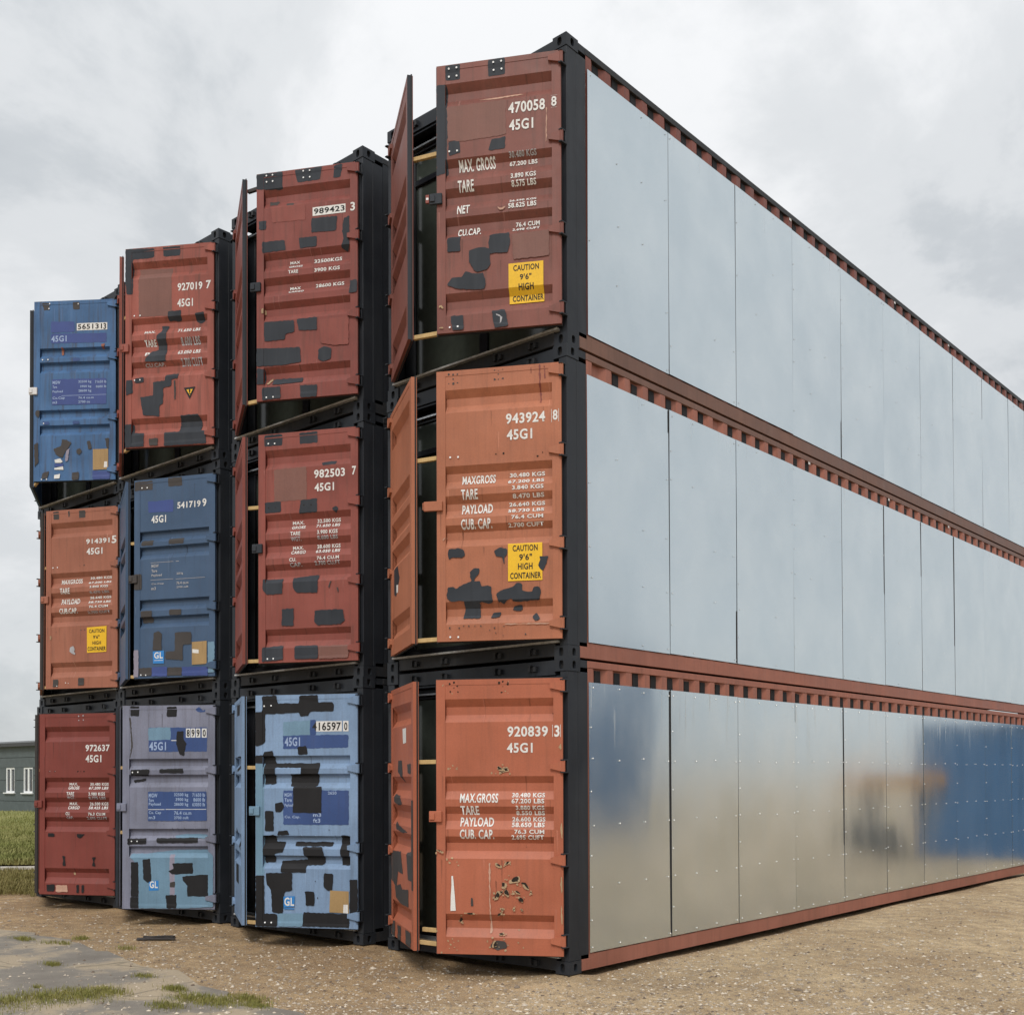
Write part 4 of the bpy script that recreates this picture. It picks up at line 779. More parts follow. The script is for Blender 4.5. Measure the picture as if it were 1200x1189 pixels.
def casting_mesh():
    def mk():
        bm = bmesh.new(); X, Y, Z = .162, .178, .118
        def face(o, u, v, n, w_, h_, hw, hh, vert):
            # outer rectangle with an oval opening, throat and dark pocket
            o = Vector(o); u = Vector(u); v = Vector(v); n = Vector(n); k = 12
            c = o + u * w_ / 2 + v * h_ / 2; inn = []; outr = []
            for i in range(k):
                t = 2 * math.pi * i / k + math.pi / k; ct, stt = math.cos(t), math.sin(t)
                p = 3.5; rr = (abs(ct) ** p + abs(stt) ** p) ** (-1 / p)
                inn.append(c + u * ct * rr * hw + v * stt * rr * hh)
                q = 1 / max(abs(ct), abs(stt)); outr.append(c + u * ct * q * w_ / 2 + v * stt * q * h_ / 2)
            # push the nearest ring points into the rectangle's corners
            for i in range(k):
                t = 2 * math.pi * i / k + math.pi / k
                if min(abs(math.cos(t)), abs(math.sin(t))) > .6: outr[i] = c + u * math.copysign(w_ / 2, math.cos(t)) + v * math.copysign(h_ / 2, math.sin(t))
            vi = [bm.verts.new(p) for p in inn]; vo = [bm.verts.new(p) for p in outr]; vd = [bm.verts.new(p - n * .03) for p in inn]
            for i in range(k):
                j = (i + 1) % k
                bm.faces.new((vo[i], vo[j], vi[j], vi[i])); bm.faces.new((vi[i], vi[j], vd[j], vd[i]))
            f = bm.faces.new(vd); f.material_index = 1
        face((0, 0, 0), (1, 0, 0), (0, 0, 1), (0, -1, 0), X, Z, .026, .040, 1)
        face((X, 0, 0), (0, 1, 0), (0, 0, 1), (1, 0, 0), Y, Z, .026, .036, 1)
        face((X, Y, 0), (-1, 0, 0), (0, 0, 1), (0, 1, 0), X, Z, .026, .040, 1)
        face((0, Y, 0), (0, -1, 0), (0, 0, 1), (-1, 0, 0), Y, Z, .026, .036, 1)
        face((0, 0, Z), (1, 0, 0), (0, 1, 0), (0, 0, 1), X, Y, .032, .06, 1)
        face((0, Y, 0), (1, 0, 0), (0, -1, 0), (0, 0, -1), X, Y, .032, .06, 1)
        bmesh.ops.remove_doubles(bm, verts=bm.verts[:], dist=.0005)
        me = bm_mesh(bm, 'corner_casting'); me.materials.append(MATS['charcoal']); me.materials.append(MATS['rubber']); return me
    return cached('casting', mk)
CP = .3127                                    # pitch of the side corrugation
def side_mesh(left=False):
    def mk():
        bm = bmesh.new(); y = .302; pts = [(y, 0.)]
        while y + CP < L - .2:
            pts += [(y + .085, 0.), (y + .15, .036), (y + .235, .036), (y + CP, 0.)]; y += CP
        pts.append((L - .18, 0.))
        z0, z1 = .16, 2.822
        if left: z1 = 2.822
        rows = [(bm.verts.new((-d, yy, z0)), bm.verts.new((-d, yy, z1))) for yy, d in pts]
        for a, b in zip(rows, rows[1:]): bm.faces.new((a[0], b[0], b[1], a[1]))
        return bm_mesh(bm, 'side_wall')
    return cached('side', mk)
def filler_mesh():
    def mk():
        bm = bmesh.new(); p = [(0., 0), (.065, -.034), (.15, -.034), (.215, 0.)]
        p = [(.060, -.024), (.066, -.0345), (.148, -.0345), (.154, -.024)]
        lo = [bm.verts.new((x, y, 0)) for y, x in p]; hi = [bm.verts.new((x, y, .16)) for y, x in p]
        for i in range(4):
            j = (i + 1) % 4; bm.faces.new((lo[i], lo[j], hi[j], hi[i]))
        bm.faces.new(hi); bm.faces.new(lo[::-1]); bmesh.ops.recalc_face_normals(bm, faces=bm.faces[:])
        return bm_mesh(bm, 'filler_block')
    return cached('filler', mk)
def sheet_mesh(wd, i):
    def mk():
        bm = bmesh.new(); h = 2.52; ny, nz = 8, 10; rnd = random.Random(i)
        ph = [rnd.uniform(0, 6.28) for _ in range(4)]
        grid = [[bm.verts.new((.0032 + .0010 * math.sin(a / ny * 4 + ph[0]) * math.sin(b / nz * 5 + ph[1]) + .0003 * math.sin(a / ny * 9 + ph[2]), .0042 + (wd - .0084) * a / ny, h * b / nz)) for b in range(nz + 1)] for a in range(ny + 1)]
        back = [[bm.verts.new(v.co - Vector((.003, 0, 0))) for v in r] for r in grid]
        for a in range(ny):
            for b in range(nz):
                f = bm.faces.new((grid[a][b], grid[a + 1][b], grid[a + 1][b + 1], grid[a][b + 1])); f.smooth = True
                bm.faces.new((back[a][b + 1], back[a + 1][b + 1], back[a + 1][b], back[a][b]))
        def quad(*v_): bm.faces.new([bm.verts.new(q.co) for q in v_])
        for a in range(ny):
            for b in (0, nz): quad(grid[a][b], back[a][b], back[a + 1][b], grid[a + 1][b])
        for b in range(nz):
            for a in (0, ny): quad(grid[a][b], grid[a][b + 1], back[a][b + 1], back[a][b])
        return bm_mesh(bm, 'cladding_sheet')
    return cached(('sheet', i, round(wd, 2)), mk)

U = {1: 0., 2: 2.8193, 3: 5.5536, 4: 7.9976}
PITCHY = 1.3646; PANEL0 = .305
GROUP = 'shipping containers of the stack'
LAB = {
 (1, 3): 'maroon brown container at top of the right-hand stack, door number 470058, yellow caution sign',
 (1, 2): 'orange brown container in middle of the right-hand stack, door number 943924, yellow caution sign',
 (1, 1): 'chipped terracotta container on the ground below the metal-clad stack, door number 920839',
 (2, 3): 'dull red container with black on white number 989423, top of its stack, grey patched door',
 (2, 2): 'dull red container with door number 982503, between patched red and light blue containers',
 (2, 1): 'light blue container with large black paint blotches on the ground, door number 416597',
 (3, 3): 'faded red container with dark stepped patches and triangle sticker, door number 927019',
 (3, 2): 'slate blue container with white number 541719 and small blue emblem, middle of its stack',
 (3, 1): 'lilac grey container with turquoise lower door and number 8990, standing on the ground',
 (4, 3): 'royal blue container at top of the leftmost stack with tan data plate',
 (4, 2): 'rusty orange container in middle of leftmost stack, door number 914391, yellow caution sign',
 (4, 1): 'deep red container at bottom of leftmost stack with door number 972637, nearest the grey building',
}
RAILS = {(1, 3): ('charcoal_rail', 'brown_rail', 'maroon_brown'), (1, 2): ('brown_rail', 'orange_rail', 'orange_rail'), (1, 1): ('orange_rail', 'orange_rail', 'orange_rail')}
YO = {(4, 3): .05, (4, 2): .085, (4, 1): .05, (3, 3): .01, (3, 2): .03, (3, 1): .03, (2, 1): -.01, (1, 3): .015}
LX = {(1, 3): 477, (1, 2): 482.5, (1, 1): 484, (2, 3): 284, (2, 2): 284, (2, 1): 283, (3, 3): 140, (3, 2): 147.5, (3, 1): 136, (4, 3): 35, (4, 2): 47, (4, 1): 41}
RX = {k: (d['quad'][0][0] + d['quad'][2][0]) / 2 for k, d in DOORS.items()}
def pix(P_): d_ = Vector(P_) - CAM; return PX0 + F * d_.dot(rt) / d_.dot(fw)
def solve_angle(cc, lv, side):                # how far a leaf stands open, from where its free edge is seen
    best = None
    for i in range(20, 92):
        a_ = R(i * .5); y0 = YO.get((cc, lv), 0) + PIN_Y
        x = -U[cc] - PIN_X - DW * math.cos(a_) if side == 'R' else -U[cc] - W + PIN_LS[cc] + DW * math.cos(a_)
        e_ = abs(pix((x, y0 - DW * math.sin(a_), (lv - .5) * H)) - (RX if side == 'R' else LX)[cc, lv])
        if best is None or e_ < best[0]: best = (e_, i * .5)
    return best[1]
def keeper_mesh():
    def mk():
        bm = bmesh.new(); box(bm, -.05, -.035, 0, -.02, 0, .05); box(bm, .02, -.035, 0, .05, 0, .05); box(bm, -.02, -.012, 0, .02, 0, .045); box(bm, -.05, -.04, .05, -.01, 0, .062)
        return bm_mesh(bm, 'cam_keeper')
    return cached('keeper', mk)
def build_container(cc, lv):
    u = U[cc]; z = (lv - 1) * H; rnd = random.Random(cc * 7 + lv)
    root = empty('shipping_container', (-u, YO.get((cc, lv), 0), z), LAB[cc, lv], 'shipping container', GROUP)
    K = (cc, lv)
    top_m, bot_m, side_m = RAILS.get(K, ('charcoal_rail', 'charcoal_rail', 'charcoal'))
    # castings
    for x in (-.162, -W):
        for y in (0, L - .178):
            for zz in (0, H - .118):
                c_ = link_mesh('corner_casting', casting_mesh(), None, root); c_.location = (x, y, zz)
    e = .005; PIN_L = PIN_LS[cc]
    for sx in (0, 1):
        x0, x1 = (-.10, -e) if sx == 0 else (-W + e, -W + .10)
        xo = (-.02, -e - .001) if sx == 0 else (-W + e + .001, -W + .02)
        box_obj('corner_post', [(x0, .006, .118, x1, .15, H - .118), (xo[0], .1502, .118, xo[1], .299, H - .118)], 'charcoal', root, .004)
        box_obj('corner_post', [(x0, L - .16, .118, x1, L - .006, H - .118)], 'charcoal', root, .004)
        # rails
        xr = (-.06, -.012) if sx == 0 else (-W + .012, -W + .06)
        xb = (-.05, -.006) if sx == 0 else (-W + .006, -W + .05)
        box_obj('top_rail', [(xr[0], .3, 2.824, xr[1] + (.006 if sx == 0 else 0), L - .18, 2.888)], top_m, root, .003)
        box_obj('bottom_rail', [(xb[0], .18, .022, xb[1], L - .18, .158), (xb[0] - (.04 if sx == 0 else -.044), .18, .016, xb[1] + (.002 if sx == 0 else 0), L - .18, .0219)], bot_m, root, 0)
        box_obj('rail_end', [(xr[0] - .001, .18, 2.822, xr[1] + .001, .2995, 2.889)], 'charcoal', root)
        s_ = link_mesh('side_wall', side_mesh(), side_m, root, True)
        s_.location = (-.010, 0, 0) if sx == 0 else (-W + .05, 0, 0)
        # hinge lugs on the post
        for hz_ in HZ:
            xa = -.036 if sx == 0 else -W + PIN_L - .066
            box_obj('hinge_lug', [(xa, PIN_Y - .028, DZ + hz_ - .062, xa + .036, .0055, DZ + hz_ - .050), (xa, PIN_Y - .028, DZ + hz_ + .050, xa + .036, .0055, DZ + hz_ + .062), (xa + (.022 if sx == 0 else 0), -.02, DZ + hz_ - .05, xa + (.036 if sx == 0 else .014), .0055, DZ + hz_ + .05)], 'charcoal', root, .002)
    # header, sill, roof, floor, back
    box_obj('door_header', [(-W + .163, .012, 2.745, -.163, .14, 2.885), (-W + .101, .03, 2.72, -.101, .12, 2.7445)], 'charcoal', root, .004)
    box_obj('door_sill', [(-W + .163, .014, .022, -.163, .14, .145)], 'charcoal_rail', root, .004)
    box_obj('threshold', [(-W + .101, -.03, .1455, -.101, .16, .166)], 'threshold_grey', root, .002)
    for k, ux in enumerate((.42, .86, 1.58, 2.02)):
        for zz, yy in ((2.79, .012), (.05, .014)):
            q = link_mesh('cam_keeper', keeper_mesh(), 'charcoal_rail', root); q.location = (-ux, yy, zz)
    box_obj('roof', [(-W + .06, .14, 2.862, -.061, L - .05, 2.872)], 'charcoal_rail', root)
    box_obj('floor', [(-W + .06, .14, .12, -.061, L - .05, .145)], 'dark_inside', root)
    box_obj('end_wall', [(-W + .101, L - .06, .118, -.101, L - .03, H - .118)], 'charcoal', root)
    # glazed screen set behind the doors
    yf = .165
    fr = [(-W + .101, yf, .173, -.101, yf + .06, .25), (-W + .101, yf, 2.62, -.101, yf + .06, 2.7195), (-W + .101, yf, .25, -W + .25, yf + .06, 2.62), (-.25, yf, .25, -.101, yf + .06, 2.62), (-1.26, yf - .004, .25, -1.15, yf + .064, 2.62)]
    if K == (1, 2) or K == (1, 3): fr.append((-W + .25, yf, 2.28, -1.26, yf + .06, 2.34))
    f_ = box_obj('window_frame', fr, 'window_frame_black', root, .004)
    for x0, x1 in ((-W + .25, -1.26), (-1.15, -.25)):
        box_obj('pane', [(x0, yf + .025, .25, x1, yf + .035, 2.62)], 'pane_glass', f_)
    box_obj('dark_backing', [(-W + .26, yf + .08, .25, -.26, yf + .085, 2.62)], 'dark_inside', root)  # black sheet standing in for the unlit interior behind the panes
    box_obj('head_trim', [(-W + .101, .125, 2.655, -.101, .1645, 2.672)], 'bright_steel' if cc < 3 else 'grey_steel', root)
    # doors
    sp = dict(DOORS[K]); sp['ang'] = solve_angle(cc, lv, 'R'); sp['la'] = solve_angle(cc, lv, 'L'); print('angles', K, sp['ang'], sp['la'])
    build_door(root, cc, lv, 'R', (-PIN_X, PIN_Y, DZ), sp['ang'])
    build_door(root, cc, lv, 'L', (-W + PIN_L, PIN_Y, DZ), sp['la'])
    # timber ties from one open leaf to the other
    pr = Vector((-PIN_X - DW * math.cos(R(sp['ang'])), PIN_Y - DW * math.sin(R(sp['ang'])) + .075, 0))
    pl = Vector((-W + PIN_L + DW * math.cos(R(sp['la'])), PIN_Y - DW * math.sin(R(sp['la'])) + .075, 0))
    dv = (pr - pl); ln = dv.length
    zs = [(.688, 0), (.012, 0)] if K != (1, 1) else [(.70, 0), (.03, 0), (.075, .05)]
    if K == (2, 3): zs = [(.012, 0), (.955, 0)]
    if K == (3, 1): zs = [(.695, 0), (.37, 0)]
    for vz, dy in zs:
        t = box_obj('timber_batten', [(.004, -.018, -.02, ln - .004, .018, .02)], 'timber' if K != (2, 3) or vz < .5 else 'patch_brown', root, .003)
        t.location = pl + Vector((0, dy, DZ + DH * vz)); t.rotation_euler = (0, rnd.uniform(-.01, .01), math.atan2(dv.y, dv.x))
    if K == (1, 1):
        p_ = box_obj('data_plate', [(-1.62, .0085, 2.60, -1.18, .0115, 2.72)], 'white_plate', root)
        box_obj('plate_print', [(-1.58 + .11 * i, .0075, 2.63 + .02 * j, -1.50 + .11 * i, .0083, 2.638 + .02 * j) for i in range(4) for j in range(4)], 'letter_black', p_)
    # metal cladding on the open side of the right-hand stack
    if cc == 1:
        n = 10; y = PANEL0
        scr = bmesh.new()
        for i in range(n):
            first = .326 + PITCHY - PANEL0
            wd = first if i == 0 else PITCHY
            if y + wd > L - .18: wd = L - .18 - y
            s_ = link_mesh('cladding_sheet', sheet_mesh(wd, i * 3 + lv), 'galvanised_sheet', root)
            s_.location = (-.0015, y, .168 + rnd.uniform(-.003, .003)); s_.rotation_euler = (rnd.uniform(-.0012, .0012), rnd.uniform(-.0022, .0022), rnd.uniform(-.004, .004))
            if i: box_obj('joint_strip', [(-.006, y - .02, .175, -.0028, y + .02, 2.68)], 'rubber', root)
            spots = []
            for zz in (.045, .62, 1.19, 1.80, 2.47):
                m_ = 4
                for k in range(m_): spots.append((y + .05 + (wd - .1) * k / (m_ - 1) + rnd.uniform(-.02, .02), zz + rnd.uniform(-.012, .012)))
            for zz in (.3, .9, 1.5, 2.1): spots.append((y + .03, zz))
            if lv > 1: spots = [q for q in spots if rnd.random() < .45]
            rr_ = .0075 if lv == 1 else .0065
            for yy, zz in spots:
                bmesh.ops.create_cone(scr, cap_ends=True, segments=6, radius1=rr_, radius2=rr_ * .6, depth=.005, matrix=Matrix.Translation((.0085, yy, .168 + zz)) @ Matrix.Rotation(math.pi / 2, 4, 'Y'))
            y += wd
        o = link_mesh('screw_heads', bm_mesh(scr, 'screw_heads'), 'screw_steel' if lv == 1 else 'screw_dull', root); o['kind'] = 'stuff'
        yy = .302; i = 0
        while yy + CP < L - .2:
            if rnd.random() < .04: yy += CP; continue
            fb = link_mesh('filler_block', filler_mesh(), 'patch_black', root); fb.location = (-.010, yy + .082, 2.67 - rnd.uniform(0, .03)); fb.rotation_euler = (rnd.uniform(-.06, .06), 0, 0)
            yy += CP; i += 1
        if lv > 1:                            # a few pale tags hang in the gap
            for q in range(3):
                ty = 3.9 + q * 2.7 + rnd.random(); box_obj('tag', [(-.006, ty, 2.79, -.0035, ty + .05, 2.82)], 'white_plate', root)
    return root
for cc in (1, 2, 3, 4):
    for lv in (1, 2, 3):
        build_container(cc, lv)

# ------------------------------------------------------------------ ground
def gh(x, y):
    n_ = noise.noise(Vector((x * .35, y * .35, 3.))) * .035 + noise.noise(Vector((x * 1.3, y * 1.3, 8.))) * .014 + noise.noise(Vector((x * 4, y * 4, 1.))) * .006
    far = max(0., min(1., (math.hypot(x, y - 2) - 2) / 6))
    under = 1. if (-11 < x < 0 and y > .2) else 0.
    base = -.045 - .02 * under
    rim = .055 * math.exp(-((x - .9) / 1.1) ** 2) * max(0, min(1, (y - 3.5) / 5)) if x > -.2 else 0
    front = .035 * max(0., min(1., (-y - .3) / 2.)) if x < 1 else .03
    h = base + n_ + rim + front
    for (px_, py_) in CORN:                    # settle under the castings
        d2 = (x - px_) ** 2 + (y - py_) ** 2
        if d2 < .25: k = math.exp(-d2 / .05); h = h * (1 - k) + (-.004) * k
    return h
CORN = [(-u_ - dx, .09) for u_ in U.values() for dx in (.08, W - .08)]
def axis(lo, hi, fine_lo, fine_hi, step, grow=1.18):
    v = [fine_lo]
    while v[-1] < fine_hi: v.append(v[-1] + step)
    s = step
    while v[-1] < hi: s *= grow; v.append(v[-1] + s)
    s = step
    while v[0] > lo: s *= grow; v.insert(0, v[0] - s)
    return v
xs = axis(-900, 900, -14, 7.5, .11); ys = axis(-900, 900, -8, 5, .11)
verts = []; idx = {}
for j, y in enumerate(ys):
    for i, x in enumerate(xs):
        z = gh(x, y) if abs(x) < 45 and -30 < y < 60 else -.03
        verts.append((x, y, z))
nx = len(xs)
faces = [(j * nx + i, j * nx + i + 1, (j + 1) * nx + i + 1, (j + 1) * nx + i) for j in range(len(ys) - 1) for i in range(nx - 1)]
me = bpy.data.meshes.new('ground'); me.from_pydata(verts, [], faces)
for p in me.polygons: p.use_smooth = True
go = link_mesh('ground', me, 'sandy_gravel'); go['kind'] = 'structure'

def ground_sheet(name, outline, mat, lift, grid=.3, jit=.0, kind='structure', seed=1):
    pts = rough_poly(outline, jit, .25 if grid < 1 else 2., False, seed) if jit else outline
    bm = poly_bm(pts)
    for v in bm.verts: v.co = (v.co.x, v.co.z, 0)
    x0 = min(p[0] for p in pts); x1 = max(p[0] for p in pts); y0 = min(p[1] for p in pts); y1 = max(p[1] for p in pts)
    x = x0 + grid
    while x < x1: bmesh.ops.bisect_plane(bm, geom=bm.verts[:] + bm.edges[:] + bm.faces[:], plane_co=(x, 0, 0), plane_no=(1, 0, 0), dist=1e-5); x += grid
    y = y0 + grid
    while y < y1: bmesh.ops.bisect_plane(bm, geom=bm.verts[:] + bm.edges[:] + bm.faces[:], plane_co=(0, y, 0), plane_no=(0, 1, 0), dist=1e-5); y += grid
    bmesh.ops.triangulate(bm, faces=bm.faces[:])
    for v in bm.verts: v.co.z = gh(v.co.x, v.co.y) + lift
    bm.normal_update()
    for f in bm.faces:
        if f.normal.z < 0: f.normal_flip()
        f.smooth = True
    o = link_mesh(name, bm_mesh(bm, name), mat); o['kind'] = kind; return o
def gp(x, y): v = ground_at(x, y, -.02); return (v.x, v.y)
asph = [gp(-260, 1075), gp(-60, 1082), gp(0, 1088), gp(60, 1098), gp(110, 1110), gp(160, 1128), gp(205, 1140), gp(235, 1152), gp(275, 1168), gp(330, 1189), gp(420, 1230), gp(430, 1320), gp(-200, 1320), gp(-420, 1200)]
ground_sheet('old_asphalt', asph, 'worn_asphalt', .016, .22, .11, seed=4)
mead = [gp(-700, 952), gp(-250, 947), gp(44, 946), gp(110, 946), gp(110, 1014), gp(44, 1014), gp(-100, 1016), gp(-700, 1030)]
ground_sheet('meadow', mead, 'meadow', .06, 1.2, .3, seed=5)
verge = [gp(-600, 1024), gp(-100, 1021), gp(44, 1019), gp(100, 1019), gp(100, 1036), gp(44, 1040), gp(0, 1045), gp(-100, 1048), gp(-600, 1060)]
ground_sheet('dry_verge', verge, 'dry_grass', .03, .6, .2, seed=6)
# pale kerb between meadow and verge
ka = ground_at(-420, 1020, 0); kb = ground_at(100, 1016, 0); d = (kb - ka)
kb_o = box_obj('kerb', [(0, -.07, -.05, d.length, .07, .03)], 'kerb_concrete', None, .01)
kb_o.location = ka; kb_o.rotation_euler = (0, 0, math.atan2(d.y, d.x)); kb_o['kind'] = 'structure'
ground_all = None

# pebbles: real stones joined
def inside(x, y, poly):
    c_ = False
    for i in range(len(poly)):
        (x1, y1), (x2, y2) = poly[i - 1], poly[i]
        if (y1 > y) != (y2 > y) and x < (x2 - x1) * (y - y1) / (y2 - y1) + x1: c_ = not c_
    return c_
def stones(name, n, region, smin, smax, mat, seed):
    rnd = random.Random(seed); V = []; Fc = []
    base = [(1, 0, 0), (-.9, .1, .0), (0, 1, 0), (.1, -.9, 0), (0, .1, .7), (0, 0, -.5)]
    tri = [(0, 2, 4), (2, 1, 4), (1, 3, 4), (3, 0, 4), (2, 0, 5), (1, 2, 5), (3, 1, 5), (0, 3, 5)]
    for _ in range(n):
        px_, py_ = region(rnd)
        p = ground_at(px_, py_, -.02)
        s = smin * (smax / smin) ** (rnd.random() ** 2.2); z = gh(p.x, p.y); a = rnd.uniform(0, 6.28); k = len(V)
        if p.x < .05 and p.y > -.05 and p.x > -11: continue
        if inside(p.x, p.y, asph) and rnd.random() < .75: continue
        lift_ = .016 if inside(p.x, p.y, asph) else 0
        sx, sy, sz = s * rnd.uniform(.7, 1.3), s * rnd.uniform(.6, 1.), s * rnd.uniform(.5, .9)
        for bx, by, bz in base:
            bx *= sx * rnd.uniform(.8, 1.2); by *= sy * rnd.uniform(.8, 1.2)
            V.append((p.x + bx * math.cos(a) - by * math.sin(a), p.y + bx * math.sin(a) + by * math.cos(a), z + .1 * s + bz * sz + lift_))
        Fc += [(k + a_, k + b_, k + c_) for a_, b_, c_ in tri]
    me = bpy.data.meshes.new(name); me.from_pydata(V, [], Fc)
    o = link_mesh(name, me, mat); o['kind'] = 'stuff'; return o
def gr_stone(name, lo, hi):
    g = G(name)
    wn = g.n('ShaderNodeTexWhiteNoise', noise_dimensions='1D'); gm = g.n('ShaderNodeNewGeometry'); g.link(gm.outputs['Random Per Island'], wn.inputs['W'])
    g.link(g.ramp(wn.outputs['Value'], [(0, lo), (.5, tuple((a + b) / 2 for a, b in zip(lo, hi))), (1, hi)]), g.b.inputs['Base Color']); g.b.inputs['Roughness'].default_value = .9; MATS[name] = g.m
gr_stone('stone_mixed', (.12, .085, .06), (.62, .54, .43)); gr_stone('stone_pale', (.50, .43, .34), (.70, .65, .56))
yard = lambda r: (r.uniform(-60, 1260), 1000 + (r.random() ** .8) * 215)
stones('loose_gravel', 24000, yard, .006, .026, 'stone_mixed', 11)
stones('pale_pebbles', 2200, yard, .004, .013, 'stone_pale', 12)
stones('scattered_stones', 260, yard, .018, .045, 'stone_mixed', 13)
# grass
def grass(name, n, region, hmin, hmax, mat, seed, lift=0., wd=.004, lean=.6):
    rnd = random.Random(seed); V = []; Fc = []
    for _ in range(n):
        r_ = region(rnd)
        if r_ is None: continue
        x, y = r_; z = gh(x, y) + lift; h = rnd.uniform(hmin, hmax); a = rnd.uniform(0, 6.28); l = rnd.uniform(.1, lean) * h; w_ = wd * rnd.uniform(.6, 1.4)
        dx, dy = math.cos(a), math.sin(a); k = len(V)
        V += [(x - dy * w_, y + dx * w_, z - .005), (x + dy * w_, y - dx * w_, z - .005), (x + dx * l * .4 + dy * w_ * .7, y + dy * l * .4 - dx * w_ * .7, z + h * .6), (x + dx * l * .4 - dy * w_ * .7, y + dy * l * .4 + dx * w_ * .7, z + h * .6), (x + dx * l, y + dy * l, z + h * .95)]
        Fc += [(k, k + 1, k + 2, k + 3), (k + 3, k + 2, k + 4)]
    me = bpy.data.meshes.new(name); me.from_pydata(V, [], Fc); o = link_mesh(name, me, mat); o['kind'] = 'stuff'; return o
clumps = [(10, 1180, .28, 400), (55, 1174, .3, 700), (95, 1170, .26, 700), (125, 1166, .18, 450), (195, 1182, .16, 250), (225, 1172, .20, 500), (255, 1176, .22, 500), (290, 1172, .18, 300), (205, 1162, .11, 300), (28, 1102, .12, 260), (62, 1132, .10, 200), (95, 1100, .10, 120), (75, 1108, .08, 60), (45, 1161, .06, 60), (170, 1148, .12, 120), (300, 1180, .12, 200), (-40, 1186, .4, 500), (148, 1112, .14, 60), (62, 1106, .16, 90)]
tot = sum(c_[3] for c_ in clumps)
def clump_region(r):
    t = r.uniform(0, tot)
    for x, y, s, n_ in clumps:
        t -= n_
        if t <= 0: break
    p = ground_at(x, y, -.02); return p.x + r.gauss(0, s * .62), p.y + r.gauss(0, s * .36)
grass('grass_tufts', tot * 2, clump_region, .012, .05, 'tuft_grass', 21, .014, .0022)
def mead_region(r):
    px_ = r.uniform(-60, 75); t = r.random(); py_ = 951 + 62 * t ** .75
    p = ground_at(px_, py_, 0); return p.x, p.y
grass('meadow_grass', 26000, mead_region, .05, .16, 'meadow', 22, .05, .012)
def verge_region(r):
    p = ground_at(r.uniform(-60, 75), r.uniform(1019, 1046), 0); return p.x, p.y
grass('verge_grass', 9000, verge_region, .03, .12, 'dry_grass', 23, .02, .006)

# scrap of board on the sand
pa = ground_at(160, 1099, 0)
bm = bmesh.new(); box(bm, 0, 0, .0, .42, .07, .02); box(bm, .06, .03, .021, .40, .09, .038); bmesh.ops.subdivide_edges(bm, edges=bm.edges[:], cuts=3)
for v in bm.verts: v.co += Vector((random.uniform(-.01, .01), random.uniform(-.008, .008), random.uniform(-.002, .004)))
o = link_mesh('board_scrap', bm_mesh(bm, 'board_scrap'), 'board_dark'); o.location = (pa.x, pa.y, gh(pa.x, pa.y) + .005); o.rotation_euler = (0, 0, YAW + .1)
o['label'] = 'short dark splintered board scrap lying on sand before the blue-grey container'; o['category'] = 'board'

# ------------------------------------------------------------------ grey-green building at the left
A = ground_at(46, 951.5, 0); A.z = 0
Bq = ground_at(-2, 949.6, 0); Bq.z = 0
dirw = (A - Bq).normalized(); nrm = Vector((dirw.y, -dirw.x, 0))
if nrm.dot(CAM - A) < 0: nrm = -nrm
bld = empty('grey_building', A + dirw * 2, 'low grey-green clad building with dark roof edge and white windows at far left', 'building')
ang = math.atan2(-dirw.y, -dirw.x); bld.rotation_euler = (0, 0, ang)
# local x runs away to the left along the wall; which local y faces the camera
sgn = 1 if (Matrix.Rotation(-ang, 3, 'Z') @ nrm).y > 0 else -1
LB = 34; HT = 3.5
def bb(x0, y0, z0, x1, y1, z1): return (x0, min(sgn * y0, sgn * y1), z0, x1, max(sgn * y0, sgn * y1), z1)
dist_px = (world(46, 900, (A - CAM).dot(fw)) - world(45, 900, (A - CAM).dot(fw))).length
def wall_x(px_):                              # where a photo column meets the wall
    for i in range(4000):
        t = i * .01
        P_ = A + dirw * 2 - dirw * t; dd = P_ - CAM
        if PX0 + F * dd.dot(rt) / dd.dot(fw) <= px_: return t
    return 0
wins = [(wall_x(38), wall_x(27)), (wall_x(17), wall_x(6.5))]
stepw = wins[1][0] - wins[0][0]
for k in range(1, 6): wins.append((wins[1][0] + stepw * k, wins[1][1] + stepw * k))
zb0, zb1 = 1.0, 2.33
courses = [(0, .55), (.56, 1.0), (1.0, 1.65), (1.66, 2.33), (2.33, 2.85), (2.86, HT)]
for (z0, z1) in courses:
    spans = []
    if z0 >= zb0 - .01 and z1 <= zb1 + .01:
        x = 0
        for a_, b_ in wins: spans.append((x, a_)); x = b_
        spans.append((x, LB))
    else: spans = [(0, LB)]
    for a_, b_ in spans:
        if b_ - a_ > .02: box_obj('cladding_board', [bb(a_, -.12, z0, b_, .0, z1 - .012)], 'wall_green_grey', bld)
box_obj('wall', [bb(0, -.3, 0, LB, -.125, HT)], 'roof_dark', bld)
box_obj('side_wall', [bb(0, -9, 0, .2, -.3, HT)], 'wall_green_grey', bld)
rf = box_obj('roof', [bb(-.25, -9.2, HT, LB, .22, HT + .1), bb(-.25, -9.2, HT + .1, LB, -1.2, HT + .3)], 'roof_grey', bld)
box_obj('fascia', [bb(-.26, .221, HT - .07, LB, .25, HT + .12)], 'roof_dark', rf)
